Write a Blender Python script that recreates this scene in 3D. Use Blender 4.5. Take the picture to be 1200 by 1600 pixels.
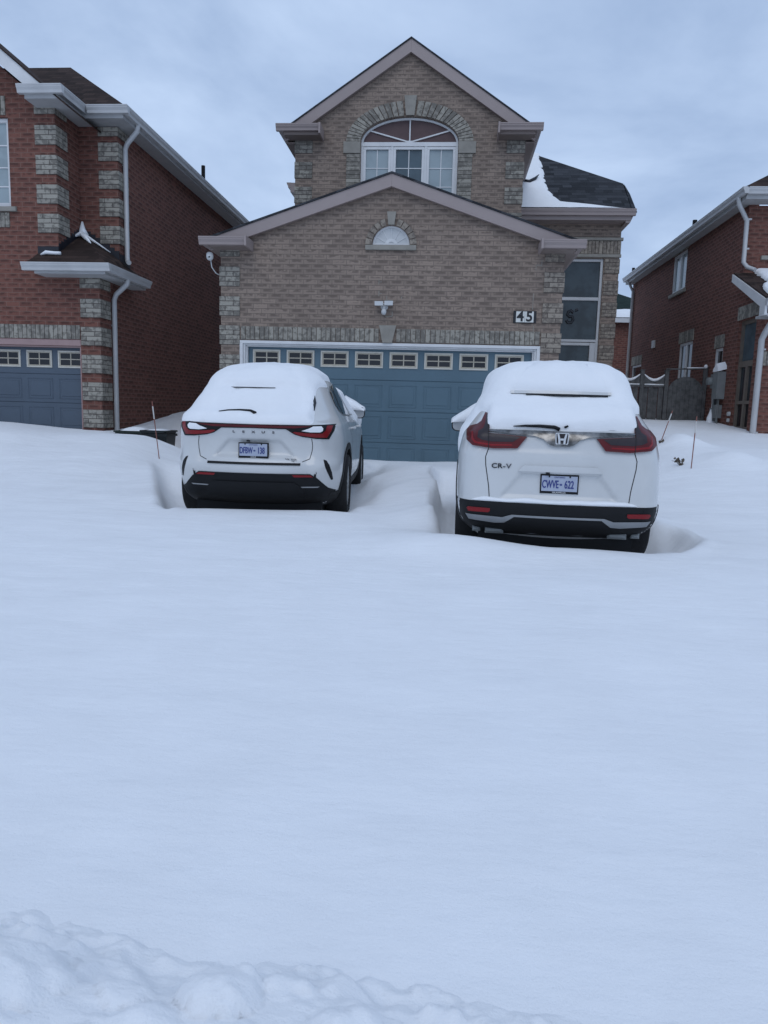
import bpy, math, random
import numpy as np
from mathutils import Vector, Matrix, noise, geometry
from mathutils.bvhtree import BVHTree
R = math.radians
random.seed(7)
rng = np.random.RandomState(5)
for o in list(bpy.data.objects): bpy.data.objects.remove(o)
scene = bpy.context.scene
col = scene.collection
PI = math.pi

# ------------------------------------------------------------------ camera
EYE = 1.6
cam_d = bpy.data.cameras.new("camera")
cam = bpy.data.objects.new("camera", cam_d); col.objects.link(cam)
cr_, cu_, cw_ = (.9959, .0858, .0277), (-.0392, .1348, .9901), (-.0813, .9872, -.1376)
M3 = Matrix(((cr_[0], cu_[0], -cw_[0]), (cr_[1], cu_[1], -cw_[1]), (cr_[2], cu_[2], -cw_[2])))
cam.matrix_world = Matrix.Translation((0, 0, EYE)) @ M3.to_quaternion().to_matrix().to_4x4()
cam_d.sensor_fit = 'VERTICAL'; cam_d.sensor_height = 36; cam_d.lens = 1150 / 1600 * 36
cam_d.clip_start = .05; cam_d.clip_end = 2000
scene.camera = cam
cam_d.dof.use_dof = True; cam_d.dof.focus_distance = 9; cam_d.dof.aperture_fstop = 8

# ------------------------------------------------------------------ world: overcast sky
SUN_EL, SUN_AZ = R(50), R(184)
w = bpy.data.worlds.new("World"); scene.world = w; w.use_nodes = True
nt = w.node_tree; N = nt.nodes; L = nt.links
for n in list(N): N.remove(n)
out = N.new('ShaderNodeOutputWorld'); bg = N.new('ShaderNodeBackground'); L.new(bg.outputs[0], out.inputs[0])
sky = N.new('ShaderNodeTexSky'); sky.sky_type = 'NISHITA'; sky.sun_disc = False
sky.sun_elevation = SUN_EL; sky.sun_rotation = SUN_AZ
tc = N.new('ShaderNodeTexCoord'); sx = N.new('ShaderNodeSeparateXYZ'); L.new(tc.outputs['Generated'], sx.inputs[0])
def wmath(op, a, b=None, c=None):
    m = N.new('ShaderNodeMath'); m.operation = op
    for i, v in enumerate((a, b, c)):
        if v is None: continue
        if isinstance(v, (int, float)): m.inputs[i].default_value = v
        else: L.new(v, m.inputs[i])
    return m.outputs[0]
zz = wmath('MAXIMUM', sx.outputs[2], 0.0)
dz = wmath('ADD', zz, .22)
cx = wmath('DIVIDE', sx.outputs[0], dz); cy = wmath('DIVIDE', sx.outputs[1], dz)
cb = N.new('ShaderNodeCombineXYZ'); L.new(cx, cb.inputs[0]); L.new(cy, cb.inputs[1])
n1 = N.new('ShaderNodeTexNoise'); n1.inputs['Scale'].default_value = 1.5; n1.inputs['Detail'].default_value = 6; n1.inputs['Roughness'].default_value = .55
n1.inputs['Distortion'].default_value = .35
L.new(cb.outputs[0], n1.inputs['Vector'])
rp = N.new('ShaderNodeValToRGB'); L.new(n1.outputs['Fac'], rp.inputs[0])
rp.color_ramp.elements[0].position = .36; rp.color_ramp.elements[0].color = (3.35, 4.52, 6.7, 1)
rp.color_ramp.elements[1].position = .64; rp.color_ramp.elements[1].color = (5.15, 6.5, 8.8, 1)
el = wmath('MULTIPLY_ADD', zz, .0, 1.02)      # an overcast sky is brighter overhead than at the horizon
mg = N.new('ShaderNodeVectorMath'); mg.operation = 'SCALE'; L.new(rp.outputs[0], mg.inputs[0]); L.new(el, mg.inputs['Scale'])
mx = N.new('ShaderNodeMix'); mx.data_type = 'RGBA'; mx.inputs[0].default_value = .93
L.new(sky.outputs[0], mx.inputs[6]); L.new(mg.outputs[0], mx.inputs[7])
L.new(mx.outputs[2], bg.inputs[0]); bg.inputs[1].default_value = .1
sd = bpy.data.lights.new("sun", 'SUN'); sd.energy = .5; sd.angle = R(40); sd.color = (1, .97, .93)
so = bpy.data.objects.new("sun", sd); col.objects.link(so)
dv = Vector((math.sin(SUN_AZ) * math.cos(SUN_EL), math.cos(SUN_AZ) * math.cos(SUN_EL), math.sin(SUN_EL)))
so.rotation_euler = dv.to_track_quat('Z', 'Y').to_euler()
vs = scene.view_settings; vs.view_transform = 'Standard'; vs.look = 'None'; vs.exposure = .11; vs.gamma = 1

# ------------------------------------------------------------------ materials
def newmat(name, rough=.6, metal=0, spec=.5):
    m = bpy.data.materials.new(name); m.use_nodes = True
    b = m.node_tree.nodes['Principled BSDF']
    b.inputs['Roughness'].default_value = rough; b.inputs['Metallic'].default_value = metal
    b.inputs['Specular IOR Level'].default_value = spec
    return m, m.node_tree, b
def mathn(nt, op, a, b=None, c=None):
    m = nt.nodes.new('ShaderNodeMath'); m.operation = op
    for i, v in enumerate((a, b, c)):
        if v is None: continue
        if isinstance(v, (int, float)): m.inputs[i].default_value = v
        else: nt.links.new(v, m.inputs[i])
    return m.outputs[0]
def mixc(nt, fac, a, b, mode='MIX'):
    m = nt.nodes.new('ShaderNodeMix'); m.data_type = 'RGBA'; m.blend_type = mode
    for i, v in ((0, fac), (6, a), (7, b)):
        if isinstance(v, (int, float)): m.inputs[i].default_value = v
        elif isinstance(v, tuple): m.inputs[i].default_value = (*v[:3], 1)
        else: nt.links.new(v, m.inputs[i])
    return m.outputs[2]
def noisen(nt, vec, scale, detail=3, rough=.5):
    n = nt.nodes.new('ShaderNodeTexNoise'); n.inputs['Scale'].default_value = scale
    n.inputs['Detail'].default_value = detail; n.inputs['Roughness'].default_value = rough
    if vec is not None: nt.links.new(vec, n.inputs['Vector'])
    return n.outputs['Fac']
def mapr(nt, v, a, b, c=0., d=1.):
    m = nt.nodes.new('ShaderNodeMapRange'); m.interpolation_type = 'SMOOTHSTEP'
    nt.links.new(v, m.inputs[0])
    for i, x in enumerate((a, b, c, d)): m.inputs[i + 1].default_value = x
    return m.outputs[0]
def bump(nt, h, dist, b, strength=1.):
    n = nt.nodes.new('ShaderNodeBump'); n.inputs['Distance'].default_value = dist; n.inputs['Strength'].default_value = strength
    nt.links.new(h, n.inputs['Height']); nt.links.new(n.outputs[0], b.inputs['Normal'])
def plain(name, c, rough=.6, metal=0, var=.12, scale=6, bmp=0, bscale=60, spec=.5, coat=0):
    m, t, b = newmat(name, rough, metal, spec)
    g = t.nodes.new('ShaderNodeNewGeometry').outputs['Position']
    n = noisen(t, g, scale, 4, .6)
    c2 = tuple(x * (1 - var * 2) for x in c)
    L_ = mixc(t, mapr(t, n, .35, .7), c, c2); t.links.new(L_, b.inputs['Base Color'])
    if bmp: bump(t, noisen(t, g, bscale, 3), bmp, b)
    if coat: b.inputs['Coat Weight'].default_value = coat; b.inputs['Coat Roughness'].default_value = .08
    return m
def brickmat(name, c1, c2, dark, mortar, h=.0817, wd=.243, off=0., mstr=1.):
    m, t, b = newmat(name, .85, 0, .25)
    uv = t.nodes.new('ShaderNodeUVMap').outputs[0]
    s = t.nodes.new('ShaderNodeSeparateXYZ'); t.links.new(uv, s.inputs[0])
    vr = mathn(t, 'DIVIDE', mathn(t, 'ADD', s.outputs[1], off), h); row = mathn(t, 'FLOOR', vr)
    ur = mathn(t, 'ADD', mathn(t, 'DIVIDE', s.outputs[0], wd), mathn(t, 'MULTIPLY', mathn(t, 'MODULO', row, 2.), .5))
    # each row drifts a little, as laid by hand
    wn0 = t.nodes.new('ShaderNodeTexWhiteNoise'); wn0.noise_dimensions = '1D'; t.links.new(row, wn0.inputs['W'])
    ur = mathn(t, 'ADD', ur, mathn(t, 'MULTIPLY', wn0.outputs[0], .16))
    cu = mathn(t, 'FLOOR', ur); fu = mathn(t, 'FRACT', ur); fv = mathn(t, 'FRACT', vr)
    cb = t.nodes.new('ShaderNodeCombineXYZ'); t.links.new(cu, cb.inputs[0]); t.links.new(row, cb.inputs[1])
    wn = t.nodes.new('ShaderNodeTexWhiteNoise'); wn.noise_dimensions = '2D'; t.links.new(cb.outputs[0], wn.inputs['Vector'])
    rnd = wn.outputs[0]
    du = mathn(t, 'MINIMUM', fu, mathn(t, 'SUBTRACT', 1., fu)); dv_ = mathn(t, 'MINIMUM', fv, mathn(t, 'SUBTRACT', 1., fv))
    mm = mathn(t, 'MINIMUM', mapr(t, du, .010, .028), mapr(t, dv_, .035, .085))
    # smudge in the middle and upper part of each brick
    vec = t.nodes.new('ShaderNodeVectorMath'); vec.operation = 'MULTIPLY'; t.links.new(uv, vec.inputs[0]); vec.inputs[1].default_value = (1, 2.4, 1)
    nz = noisen(t, vec.outputs[0], 9, 4, .6)
    nz2 = noisen(t, vec.outputs[0], 26, 3, .6)
    e = mathn(t, 'MULTIPLY', mapr(t, fv, .28, .62), mapr(t, du, .08, .26))
    sm = mathn(t, 'MULTIPLY', e, mapr(t, mathn(t, 'ADD', nz, mathn(t, 'MULTIPLY', rnd, .14)), .44, .60))
    big = noisen(t, uv, .7, 3, .6)
    c = mixc(t, rnd, c1, c2)
    c = mixc(t, mathn(t, 'MULTIPLY', nz2, .28), c, tuple(min(1, x * 1.35) for x in c1))
    c = mixc(t, mathn(t, 'MULTIPLY', sm, .75), c, dark)
    c = mixc(t, mathn(t, 'MULTIPLY', mapr(t, big, .35, .7), .18), c, dark)
    c = mixc(t, mathn(t, 'MULTIPLY', mathn(t, 'SUBTRACT', 1., mm), mstr), c, mortar)
    t.links.new(c, b.inputs['Base Color'])
    hh = mathn(t, 'ADD', mm, mathn(t, 'MULTIPLY', mathn(t, 'ADD', nz2, sm), .35))
    bump(t, hh, .007, b, .8)
    return m
def islandmat(name, c1, c2, dark, rough=.85):
    m, t, b = newmat(name, rough, 0, .25)
    ge = t.nodes.new('ShaderNodeNewGeometry'); g = ge.outputs['Position']; ri = ge.outputs['Random Per Island']
    c = mixc(t, ri, c1, c2)
    n = noisen(t, g, 13, 4, .6)
    c = mixc(t, mathn(t, 'MULTIPLY', mapr(t, mathn(t, 'ADD', n, mathn(t, 'MULTIPLY', ri, .1)), .5, .62), .7), c, dark)
    t.links.new(c, b.inputs['Base Color']); bump(t, noisen(t, g, 45, 3), .008, b, .7)
    return m
def shinglemat(name, c1, c2, lightfleck=.0):
    m, t, b = newmat(name, .95, 0, .15)
    uv = t.nodes.new('ShaderNodeUVMap').outputs[0]
    s = t.nodes.new('ShaderNodeSeparateXYZ'); t.links.new(uv, s.inputs[0])
    vr = mathn(t, 'DIVIDE', s.outputs[1], .14); row = mathn(t, 'FLOOR', vr)
    wn0 = t.nodes.new('ShaderNodeTexWhiteNoise'); wn0.noise_dimensions = '1D'; t.links.new(row, wn0.inputs['W'])
    ur = mathn(t, 'ADD', mathn(t, 'DIVIDE', s.outputs[0], .21), mathn(t, 'MULTIPLY', wn0.outputs[0], 5.))
    cb = t.nodes.new('ShaderNodeCombineXYZ'); t.links.new(mathn(t, 'FLOOR', ur), cb.inputs[0]); t.links.new(row, cb.inputs[1])
    wn = t.nodes.new('ShaderNodeTexWhiteNoise'); wn.noise_dimensions = '2D'; t.links.new(cb.outputs[0], wn.inputs['Vector'])
    fv = mathn(t, 'FRACT', vr)
    c = mixc(t, wn.outputs[0], c1, c2)
    c = mixc(t, mapr(t, fv, .12, .0), c, (.004, .004, .005))
    g = noisen(t, uv, 90, 2)
    c = mixc(t, mathn(t, 'MULTIPLY', g, .35), c, tuple(x * 1.6 for x in c2))
    t.links.new(c, b.inputs['Base Color'])
    bump(t, mathn(t, 'ADD', mathn(t, 'SUBTRACT', 1., fv), mathn(t, 'MULTIPLY', wn.outputs[0], .5)), .012, b)
    return m
def glassmat(name, c, rough=.05, var=0.):
    m, t, b = newmat(name, rough, 0, .5)
    g = t.nodes.new('ShaderNodeNewGeometry').outputs['Position']
    n = noisen(t, g, 2.2, 3, .6)
    t.links.new(mixc(t, mapr(t, n, .4, .65), c, tuple(x * (1 - var) for x in c)), b.inputs['Base Color'])
    return m
def snowmat(name, c=(.88, .89, .905), fine=.005, coarse=.022):
    m, t, b = newmat(name, .75, 0, .2)
    g = t.nodes.new('ShaderNodeNewGeometry').outputs['Position']
    st = t.nodes.new('ShaderNodeVectorMath'); st.operation = 'MULTIPLY'; t.links.new(g, st.inputs[0]); st.inputs[1].default_value = (.8, 2.2, 1)
    n = noisen(t, g, 2.3, 5, .6)
    t.links.new(mixc(t, mapr(t, n, .3, .7), c, tuple(x * .965 for x in c)), b.inputs['Base Color'])
    h = mathn(t, 'ADD', mathn(t, 'MULTIPLY', noisen(t, g, 140, 3, .7), fine), mathn(t, 'MULTIPLY', noisen(t, st.outputs[0], 5, 5, .55), coarse))
    bump(t, h, 1., b, .55)
    b.inputs['Sheen Weight'].default_value = .15
    return m
M = {}
M['brick_beige'] = brickmat('beige brick', (.29, .225, .182), (.215, .166, .136), (.118, .092, .078), (.20, .16, .132), off=.015)
M['brick_red'] = brickmat('red brick', (.20, .085, .064), (.142, .060, .047), (.070, .034, .028), (.235, .145, .115), off=.012)
M['quoin'] = islandmat('grey quoin brick', (.36, .335, .285), (.25, .23, .20), (.13, .12, .105))
M['quoin_warm'] = islandmat('warm grey quoin brick', (.33, .285, .235), (.24, .205, .17), (.13, .11, .095))
M['mortar'] = plain('dark joint', (.11, .09, .08), .9)
M['stone'] = plain('cast stone', (.29, .27, .235), .85, var=.08, bmp=.004, bscale=80)
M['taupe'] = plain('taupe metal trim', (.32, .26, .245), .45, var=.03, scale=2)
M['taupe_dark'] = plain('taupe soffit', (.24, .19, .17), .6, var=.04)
M['white_trim'] = plain('white painted trim', (.68, .68, .68), .4, var=.05, scale=3)
M['grey_trim'] = plain('light grey metal gutter', (.50, .50, .50), .4, var=.05, scale=3)
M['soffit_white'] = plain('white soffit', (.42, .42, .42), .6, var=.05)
M['door_blue'] = plain('blue garage door paint', (.088, .150, .192), .5, var=.05, scale=1.5, bmp=.0012, bscale=150)
M['door_slate'] = plain('slate garage door paint', (.072, .098, .132), .5, var=.05, scale=1.5, bmp=.0012, bscale=150)
M['cream'] = plain('cream window frame', (.45, .41, .33), .5, var=.05)
M['cream_light'] = plain('pale cream trim', (.58, .555, .49), .5, var=.05)
M['pane_dark'] = glassmat('dark pane', (.012, .012, .016), .08, .3)
M['pane_blind'] = glassmat('pane with blind', (.32, .38, .40), .12, .15)
M['pane_mid'] = glassmat('dim pane', (.085, .12, .14), .08, .3)
M['pane_foyer'] = glassmat('foyer pane', (.035, .050, .058), .05, .5)
M['pane_grey'] = glassmat('grey pane', (.10, .095, .10), .12, .3)
M['arch_panel'] = plain('maroon fan panel', (.085, .045, .045), .5, var=.1)
M['shingle_black'] = shinglemat('black shingle', (.010, .011, .013), (.052, .055, .062))
M['shingle_brown'] = shinglemat('brown shingle', (.012, .008, .007), (.055, .036, .030))
M['shingle_green'] = shinglemat('green shingle', (.012, .022, .020), (.02, .034, .03))
M['snow'] = snowmat('wind packed snow')
M['snow_rough'] = snowmat('ploughed snow', fine=.006, coarse=.035)
M['snow_car'] = snowmat('snow on car', fine=.004, coarse=.018)
M['black'] = plain('black plastic', (.006, .0065, .008), .6, var=.1, spec=.3)
M['black_plate'] = plain('black sign board', (.01, .01, .012), .4, var=.05)
M['white_tile'] = plain('white number tile', (.66, .66, .62), .4, var=.03)
M['flash'] = plain('dark flashing', (.010, .011, .018), .5, var=.1)
M['pvc'] = plain('white plastic', (.55, .56, .56), .35, var=.05)
M['fence'] = plain('weathered grey wood', (.115, .115, .115), .9, var=.22, scale=9, bmp=.004, bscale=30)
M['metal_grey'] = plain('grey utility metal', (.22, .235, .235), .5, var=.1)
M['brown_frame'] = plain('brown door frame', (.17, .14, .115), .6, var=.08)
M['lintel_pink'] = plain('pinkish steel lintel', (.36, .24, .23), .6, var=.06)
M['bin_green'] = plain('dark green bin plastic', (.010, .022, .016), .45, var=.1)
M['bin_black'] = plain('dark bin plastic', (.008, .011, .012), .45, var=.1)
M['stake'] = plain('orange stake', (.27, .10, .075), .5, var=.1)
M['stake_w'] = plain('reflective band', (.6, .58, .55), .4, var=.05)
M['twig'] = plain('dry stems', (.15, .12, .09), .9, var=.2)
M['paint'] = plain('white car paint', (.60, .605, .60), .3, var=.05, scale=1.2, coat=.8)
M['tail_red'] = plain('red lamp lens', (.10, .003, .006), .35, var=.15, scale=5, coat=.15, spec=.3)
M['tail_bright'] = plain('bright red lens', (.23, .006, .010), .35, var=.1, scale=5, coat=.15, spec=.3)
M['tail_dark'] = plain('smoked lamp lens', (.030, .022, .026), .3, var=.2, scale=5, coat=.2, spec=.3)
M['chrome'] = plain('chrome', (.27, .265, .26), .22, metal=1, var=.35, scale=10)
M['emblem'] = plain('bright emblem', (.62, .63, .64), .3, metal=.1, var=.03)
M['silver'] = plain('silver skid trim', (.30, .31, .32), .4, metal=.3, var=.05)
M['car_glass'] = glassmat('car glass', (.010, .012, .015), .04, .3)
M['plate'] = plain('licence plate face', (.38, .42, .52), .4, var=.03)
M['plate_blue'] = plain('plate lettering', (.025, .04, .20), .4, var=.03)
M['letter_grey'] = plain('badge grey', (.09, .09, .10), .3, metal=.4, var=.1)
M['white_letter'] = plain('white lettering', (.6, .6, .6), .4, var=.02)
M['rubber'] = plain('tyre rubber', (.013, .013, .014), .85, var=.15, bmp=.004, bscale=50)
M['rim'] = plain('alloy rim', (.38, .39, .40), .35, metal=.5, var=.2, scale=20)
M['gap'] = plain('panel gap', (.012, .012, .013), .8, var=.05)

# ------------------------------------------------------------------ mesh helpers
def tag(o, label=None, cat=None, group=None, kind=None):
    if label: o['label'] = label
    if cat: o['category'] = cat
    if group: o['group'] = group
    if kind: o['kind'] = kind
    return o
ORG = {}
def empty(name, loc, label, cat, group=None, rz=0):
    o = bpy.data.objects.new(name, None); col.objects.link(o); o.location = loc; o.rotation_euler = (0, 0, rz)
    o.empty_display_size = .3
    ORG[o.name] = Vector(loc)
    return tag(o, label, cat, group)
class MB:
    def __init__(s): s.v = []; s.f = []; s.m = []
    def add(s, vs, fs, mi=0):
        b = len(s.v); s.v += [Vector(p) for p in vs]; s.f += [tuple(i + b for i in f) for f in fs]; s.m += [mi] * len(fs)
    def box(s, x0, x1, y0, y1, z0, z1, bev=0, mi=0):
        if x0 > x1: x0, x1 = x1, x0
        if y0 > y1: y0, y1 = y1, y0
        if bev:
            b = min(bev, (x1 - x0) * .45, (y1 - y0) * .45, (z1 - z0) * .45)
            vs = []
            for z, ins in ((z0, b), (z0 + b, 0), (z1 - b, 0), (z1, b)):
                for (x, y) in ((x0, y0), (x1, y0), (x1, y1), (x0, y1)):
                    sx_ = 1 if x == x0 else -1; sy = 1 if y == y0 else -1
                    if ins: vs += [(x + sx_ * ins, y + sy * ins, z)] * 2
                    else: vs += [(x + (sx_ * b if (sx_ * sy > 0) else 0), y + (0 if sx_ * sy > 0 else sy * b), z), (x + (0 if sx_ * sy > 0 else sx_ * b), y + (sy * b if sx_ * sy > 0 else 0), z)]
            # simple: fall through to an 8-ring bevel is overkill for trims, use chamfered front edges instead
            vs = [(x0 + b, y0, z0 + b), (x1 - b, y0, z0 + b), (x1 - b, y0, z1 - b), (x0 + b, y0, z1 - b),
                  (x0, y0 + b, z0), (x1, y0 + b, z0), (x1, y0 + b, z1), (x0, y0 + b, z1),
                  (x0, y1, z0), (x1, y1, z0), (x1, y1, z1), (x0, y1, z1)]
            fs = [(0, 1, 2, 3), (0, 4, 5, 1), (1, 5, 6, 2), (2, 6, 7, 3), (3, 7, 4, 0), (4, 8, 9, 5), (5, 9, 10, 6), (6, 10, 11, 7), (7, 11, 8, 4), (8, 11, 10, 9)]
            s.add(vs, fs, mi); return
        vs = [(x0, y0, z0), (x1, y0, z0), (x1, y1, z0), (x0, y1, z0), (x0, y0, z1), (x1, y0, z1), (x1, y1, z1), (x0, y1, z1)]
        s.add(vs, [(0, 3, 2, 1), (4, 5, 6, 7), (0, 1, 5, 4), (1, 2, 6, 5), (2, 3, 7, 6), (3, 0, 4, 7)], mi)
    def prism(s, poly, fa, fb, mi=0):
        """poly: 2-D points; fa, fb map a 2-D point to the two ends"""
        n = len(poly); a = [fa(p) for p in poly]; b = [fb(p) for p in poly]
        s.add(a + b, [tuple(range(n))[::-1], tuple(range(n, 2 * n))] + [(i, (i + 1) % n, n + (i + 1) % n, n + i) for i in range(n)], mi)
    def tube(s, pts, r, n=8, ry=None, mi=0):
        pts = [Vector(p) for p in pts]; rs = r if isinstance(r, (list, tuple)) else [r] * len(pts)
        base = len(s.v); prev = None
        for i, p in enumerate(pts):
            t = (pts[min(i + 1, len(pts) - 1)] - pts[max(i - 1, 0)]).normalized()
            ref = prev if prev is not None else (Vector((0, 1, 0)) if abs(t.y) < .8 else Vector((1, 0, 0)))
            u = (ref - t * ref.dot(t)).normalized(); v = t.cross(u); prev = u
            for k in range(n):
                a = 2 * PI * (k + .5) / n; s.v.append(p + (u * math.cos(a) + v * math.sin(a)) * rs[i])
        for i in range(len(pts) - 1):
            for k in range(n):
                s.f.append((base + i * n + k, base + i * n + (k + 1) % n, base + (i + 1) * n + (k + 1) % n, base + (i + 1) * n + k)); s.m.append(mi)
        s.f.append(tuple(base + k for k in range(n))[::-1]); s.m.append(mi)
        s.f.append(tuple(base + (len(pts) - 1) * n + k for k in range(n))); s.m.append(mi)
    def lathe(s, prof, c, axis='x', n=40, mi=0):
        base = len(s.v); c = Vector(c)
        for (r, h) in prof:
            for k in range(n):
                a = 2 * PI * k / n; ca, sa = r * math.cos(a), r * math.sin(a)
                s.v.append(c + (Vector((h, ca, sa)) if axis == 'x' else Vector((ca, h, sa)) if axis == 'y' else Vector((ca, sa, h))))
        for i in range(len(prof) - 1):
            for k in range(n):
                s.f.append((base + i * n + k, base + i * n + (k + 1) % n, base + (i + 1) * n + (k + 1) % n, base + (i + 1) * n + k)); s.m.append(mi)
    def build(s, name, mats, parent=None, smooth=False, world=True, fix=True, angle=None):
        me = bpy.data.meshes.new(name)
        off = Vector((0, 0, 0))
        if parent is not None and world: off = ORG.get(parent.name, off)
        me.from_pydata([p - off for p in s.v], [], s.f)
        if not isinstance(mats, (list, tuple)): mats = [mats]
        for m_ in mats: me.materials.append(M[m_] if isinstance(m_, str) else m_)
        for p, mi in zip(me.polygons, s.m): p.material_index = mi
        me.update()
        if fix:
            import bmesh
            bm = bmesh.new(); bm.from_mesh(me); bmesh.ops.recalc_face_normals(bm, faces=bm.faces); bm.to_mesh(me); bm.free()
        autouv(me, off)
        if smooth:
            for p in me.polygons: p.use_smooth = True
            if angle: me.set_sharp_from_angle(angle=R(angle))
        o = bpy.data.objects.new(name, me); col.objects.link(o)
        if parent is not None: o.parent = parent; ORG[o.name] = off
        return o
def autouv(me, off):
    uvl = me.uv_layers.new(name='UVMap').data
    Z = Vector((0, 0, 1))
    for p in me.polygons:
        n = p.normal
        u = Z.cross(n)
        if u.length < .02: u = Vector((1, 0, 0)); v = Vector((0, 1, 0))
        else:
            u.normalize(); v = n.cross(u)
            if abs(n.z) < .02 : v = Z
        for li in p.loop_indices:
            q = me.vertices[me.loops[li].vertex_index].co + off
            uvl[li].uv = (q.dot(u) + 50, q.dot(v) + 50)
def slab(outer, holes, y0, y1, axis='y', mb=None, mi=0):
    """flat wall with openings: outer and holes are 2-D loops (a, z); runs from plane y0 (outer face) to y1"""
    mb = mb or MB()
    f = (lambda p, d: (p[0], d, p[1])) if axis == 'y' else (lambda p, d: (d, p[0], p[1]))
    loops = [outer] + list(holes)
    flat = [p for l in loops for p in l]
    tris = geometry.tessellate_polygon([[Vector((p[0], p[1], 0)) for p in l] for l in loops])
    n = len(flat)
    vs = [f(p, y0) for p in flat] + [f(p, y1) for p in flat]
    fs = [tuple(t) for t in tris] + [tuple(i + n for i in t)[::-1] for t in tris]
    k = 0
    for l in loops:
        m_ = len(l)
        fs += [(k + i, k + (i + 1) % m_, n + k + (i + 1) % m_, n + k + i) for i in range(m_)]; k += m_
    mb.add(vs, fs, mi); return mb
def text_mesh(txt, size, sx_=1., ext=.002, bold=0.):
    cu = bpy.data.curves.new('t', 'FONT'); cu.body = txt; cu.size = size; cu.align_x = 'CENTER'; cu.align_y = 'CENTER'; cu.extrude = ext; cu.offset = bold
    o = bpy.data.objects.new('t', cu); col.objects.link(o)
    dg = bpy.context.evaluated_depsgraph_get(); me = bpy.data.meshes.new_from_object(o.evaluated_get(dg))
    vs = [(v.co.x * sx_, v.co.y, v.co.z) for v in me.vertices]; fs = [tuple(p.vertices) for p in me.polygons]
    bpy.data.objects.remove(o); bpy.data.curves.remove(cu); bpy.data.meshes.remove(me)
    return vs, fs
def add_text(mb, txt, size, c, sx_=1., ext=.002, bold=0., tilt=0., mi=0):
    """text standing in the x-z plane facing -y, centred on c"""
    vs, fs = text_mesh(txt, size, sx_, ext, bold)
    ct, st = math.cos(tilt), math.sin(tilt)
    mb.add([(c[0] + x, c[1] - z * ct + y * st, c[2] + y * ct + z * st) for x, y, z in vs], fs, mi)
def gutter(mb, a, b, out, h=.125, d=.12):
    """K-style gutter from a to b (top back edge), out = horizontal outward direction"""
    a, b, out = Vector(a), Vector(b), Vector(out)
    prof = [(0, 0), (d, 0), (d, -.02), (d * .93, -.028), (d * .93, -.045), (d * .72, -.085), (d * .66, -h), (0, -h)]
    mb.prism(prof, lambda p: a + out * p[0] + Vector((0, 0, p[1])), lambda p: b + out * p[0] + Vector((0, 0, p[1])))
def bricks_row(mb, x0, x1, z0, z1, y, n, depth=.02, gap=.008, axis='y', vertical=True):
    w_ = (x1 - x0) / n
    for i in range(n):
        a, b = x0 + i * w_ + gap / 2, x0 + (i + 1) * w_ - gap / 2
        dd = depth + random.uniform(-.003, .003)
        if axis == 'y': mb.box(a, b, y - dd, y + .02, z0, z1, bev=.005)
        else: mb.box(y - dd if depth > 0 else y - .02, y + .02 if depth > 0 else y - dd, a, b, z0, z1)
def quoin_block(parent, x0, x1, y, z0, ncourse, side=None, sx_=None, sd_=.30, depth=.022, h=.0817, mat='quoin'):
    """grey brick quoin block; side: wraps round a corner to the plane x = side over sd_ metres"""
    mb = MB()
    for k in range(ncourse):
        a, b = z0 + k * h + .005, z0 + (k + 1) * h - .005
        cut = x0 + (x1 - x0) * (.27 if k % 2 else .68)
        xe = x1 if side is None else x1 - .0
        mb.box(x0, cut - .005, y - depth, y + .03, a, b, bev=.004); mb.box(cut + .005, xe, y - depth, y + .03, a, b, bev=.004)
        if side is not None:
            s = sx_; c2 = y + sd_ * (.55 if k % 2 else .35)
            mb.box(side - .03 * s, side + depth * s, y - depth + (.004), c2 - .005, a, b); mb.box(side - .03 * s, side + depth * s, c2 + .005, y + sd_, a, b)
    mb.box(x0 + .006, x1 - .006, y - depth + .008, y + .03, z0 + .002, z0 + ncourse * h - .002, mi=1)
    if side is not None:
        s = sx_; mb.box(side - .03 * s, side + (depth - .008) * s, y - depth + .012, y + sd_ - .006, z0 + .002, z0 + ncourse * h - .002, mi=1)
    return mb.build('quoin', [mat, 'mortar'], parent)
def smooth(a, b, x):
    t = np.clip((x - a) / (b - a), 0, 1); return t * t * (3 - 2 * t)

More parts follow.
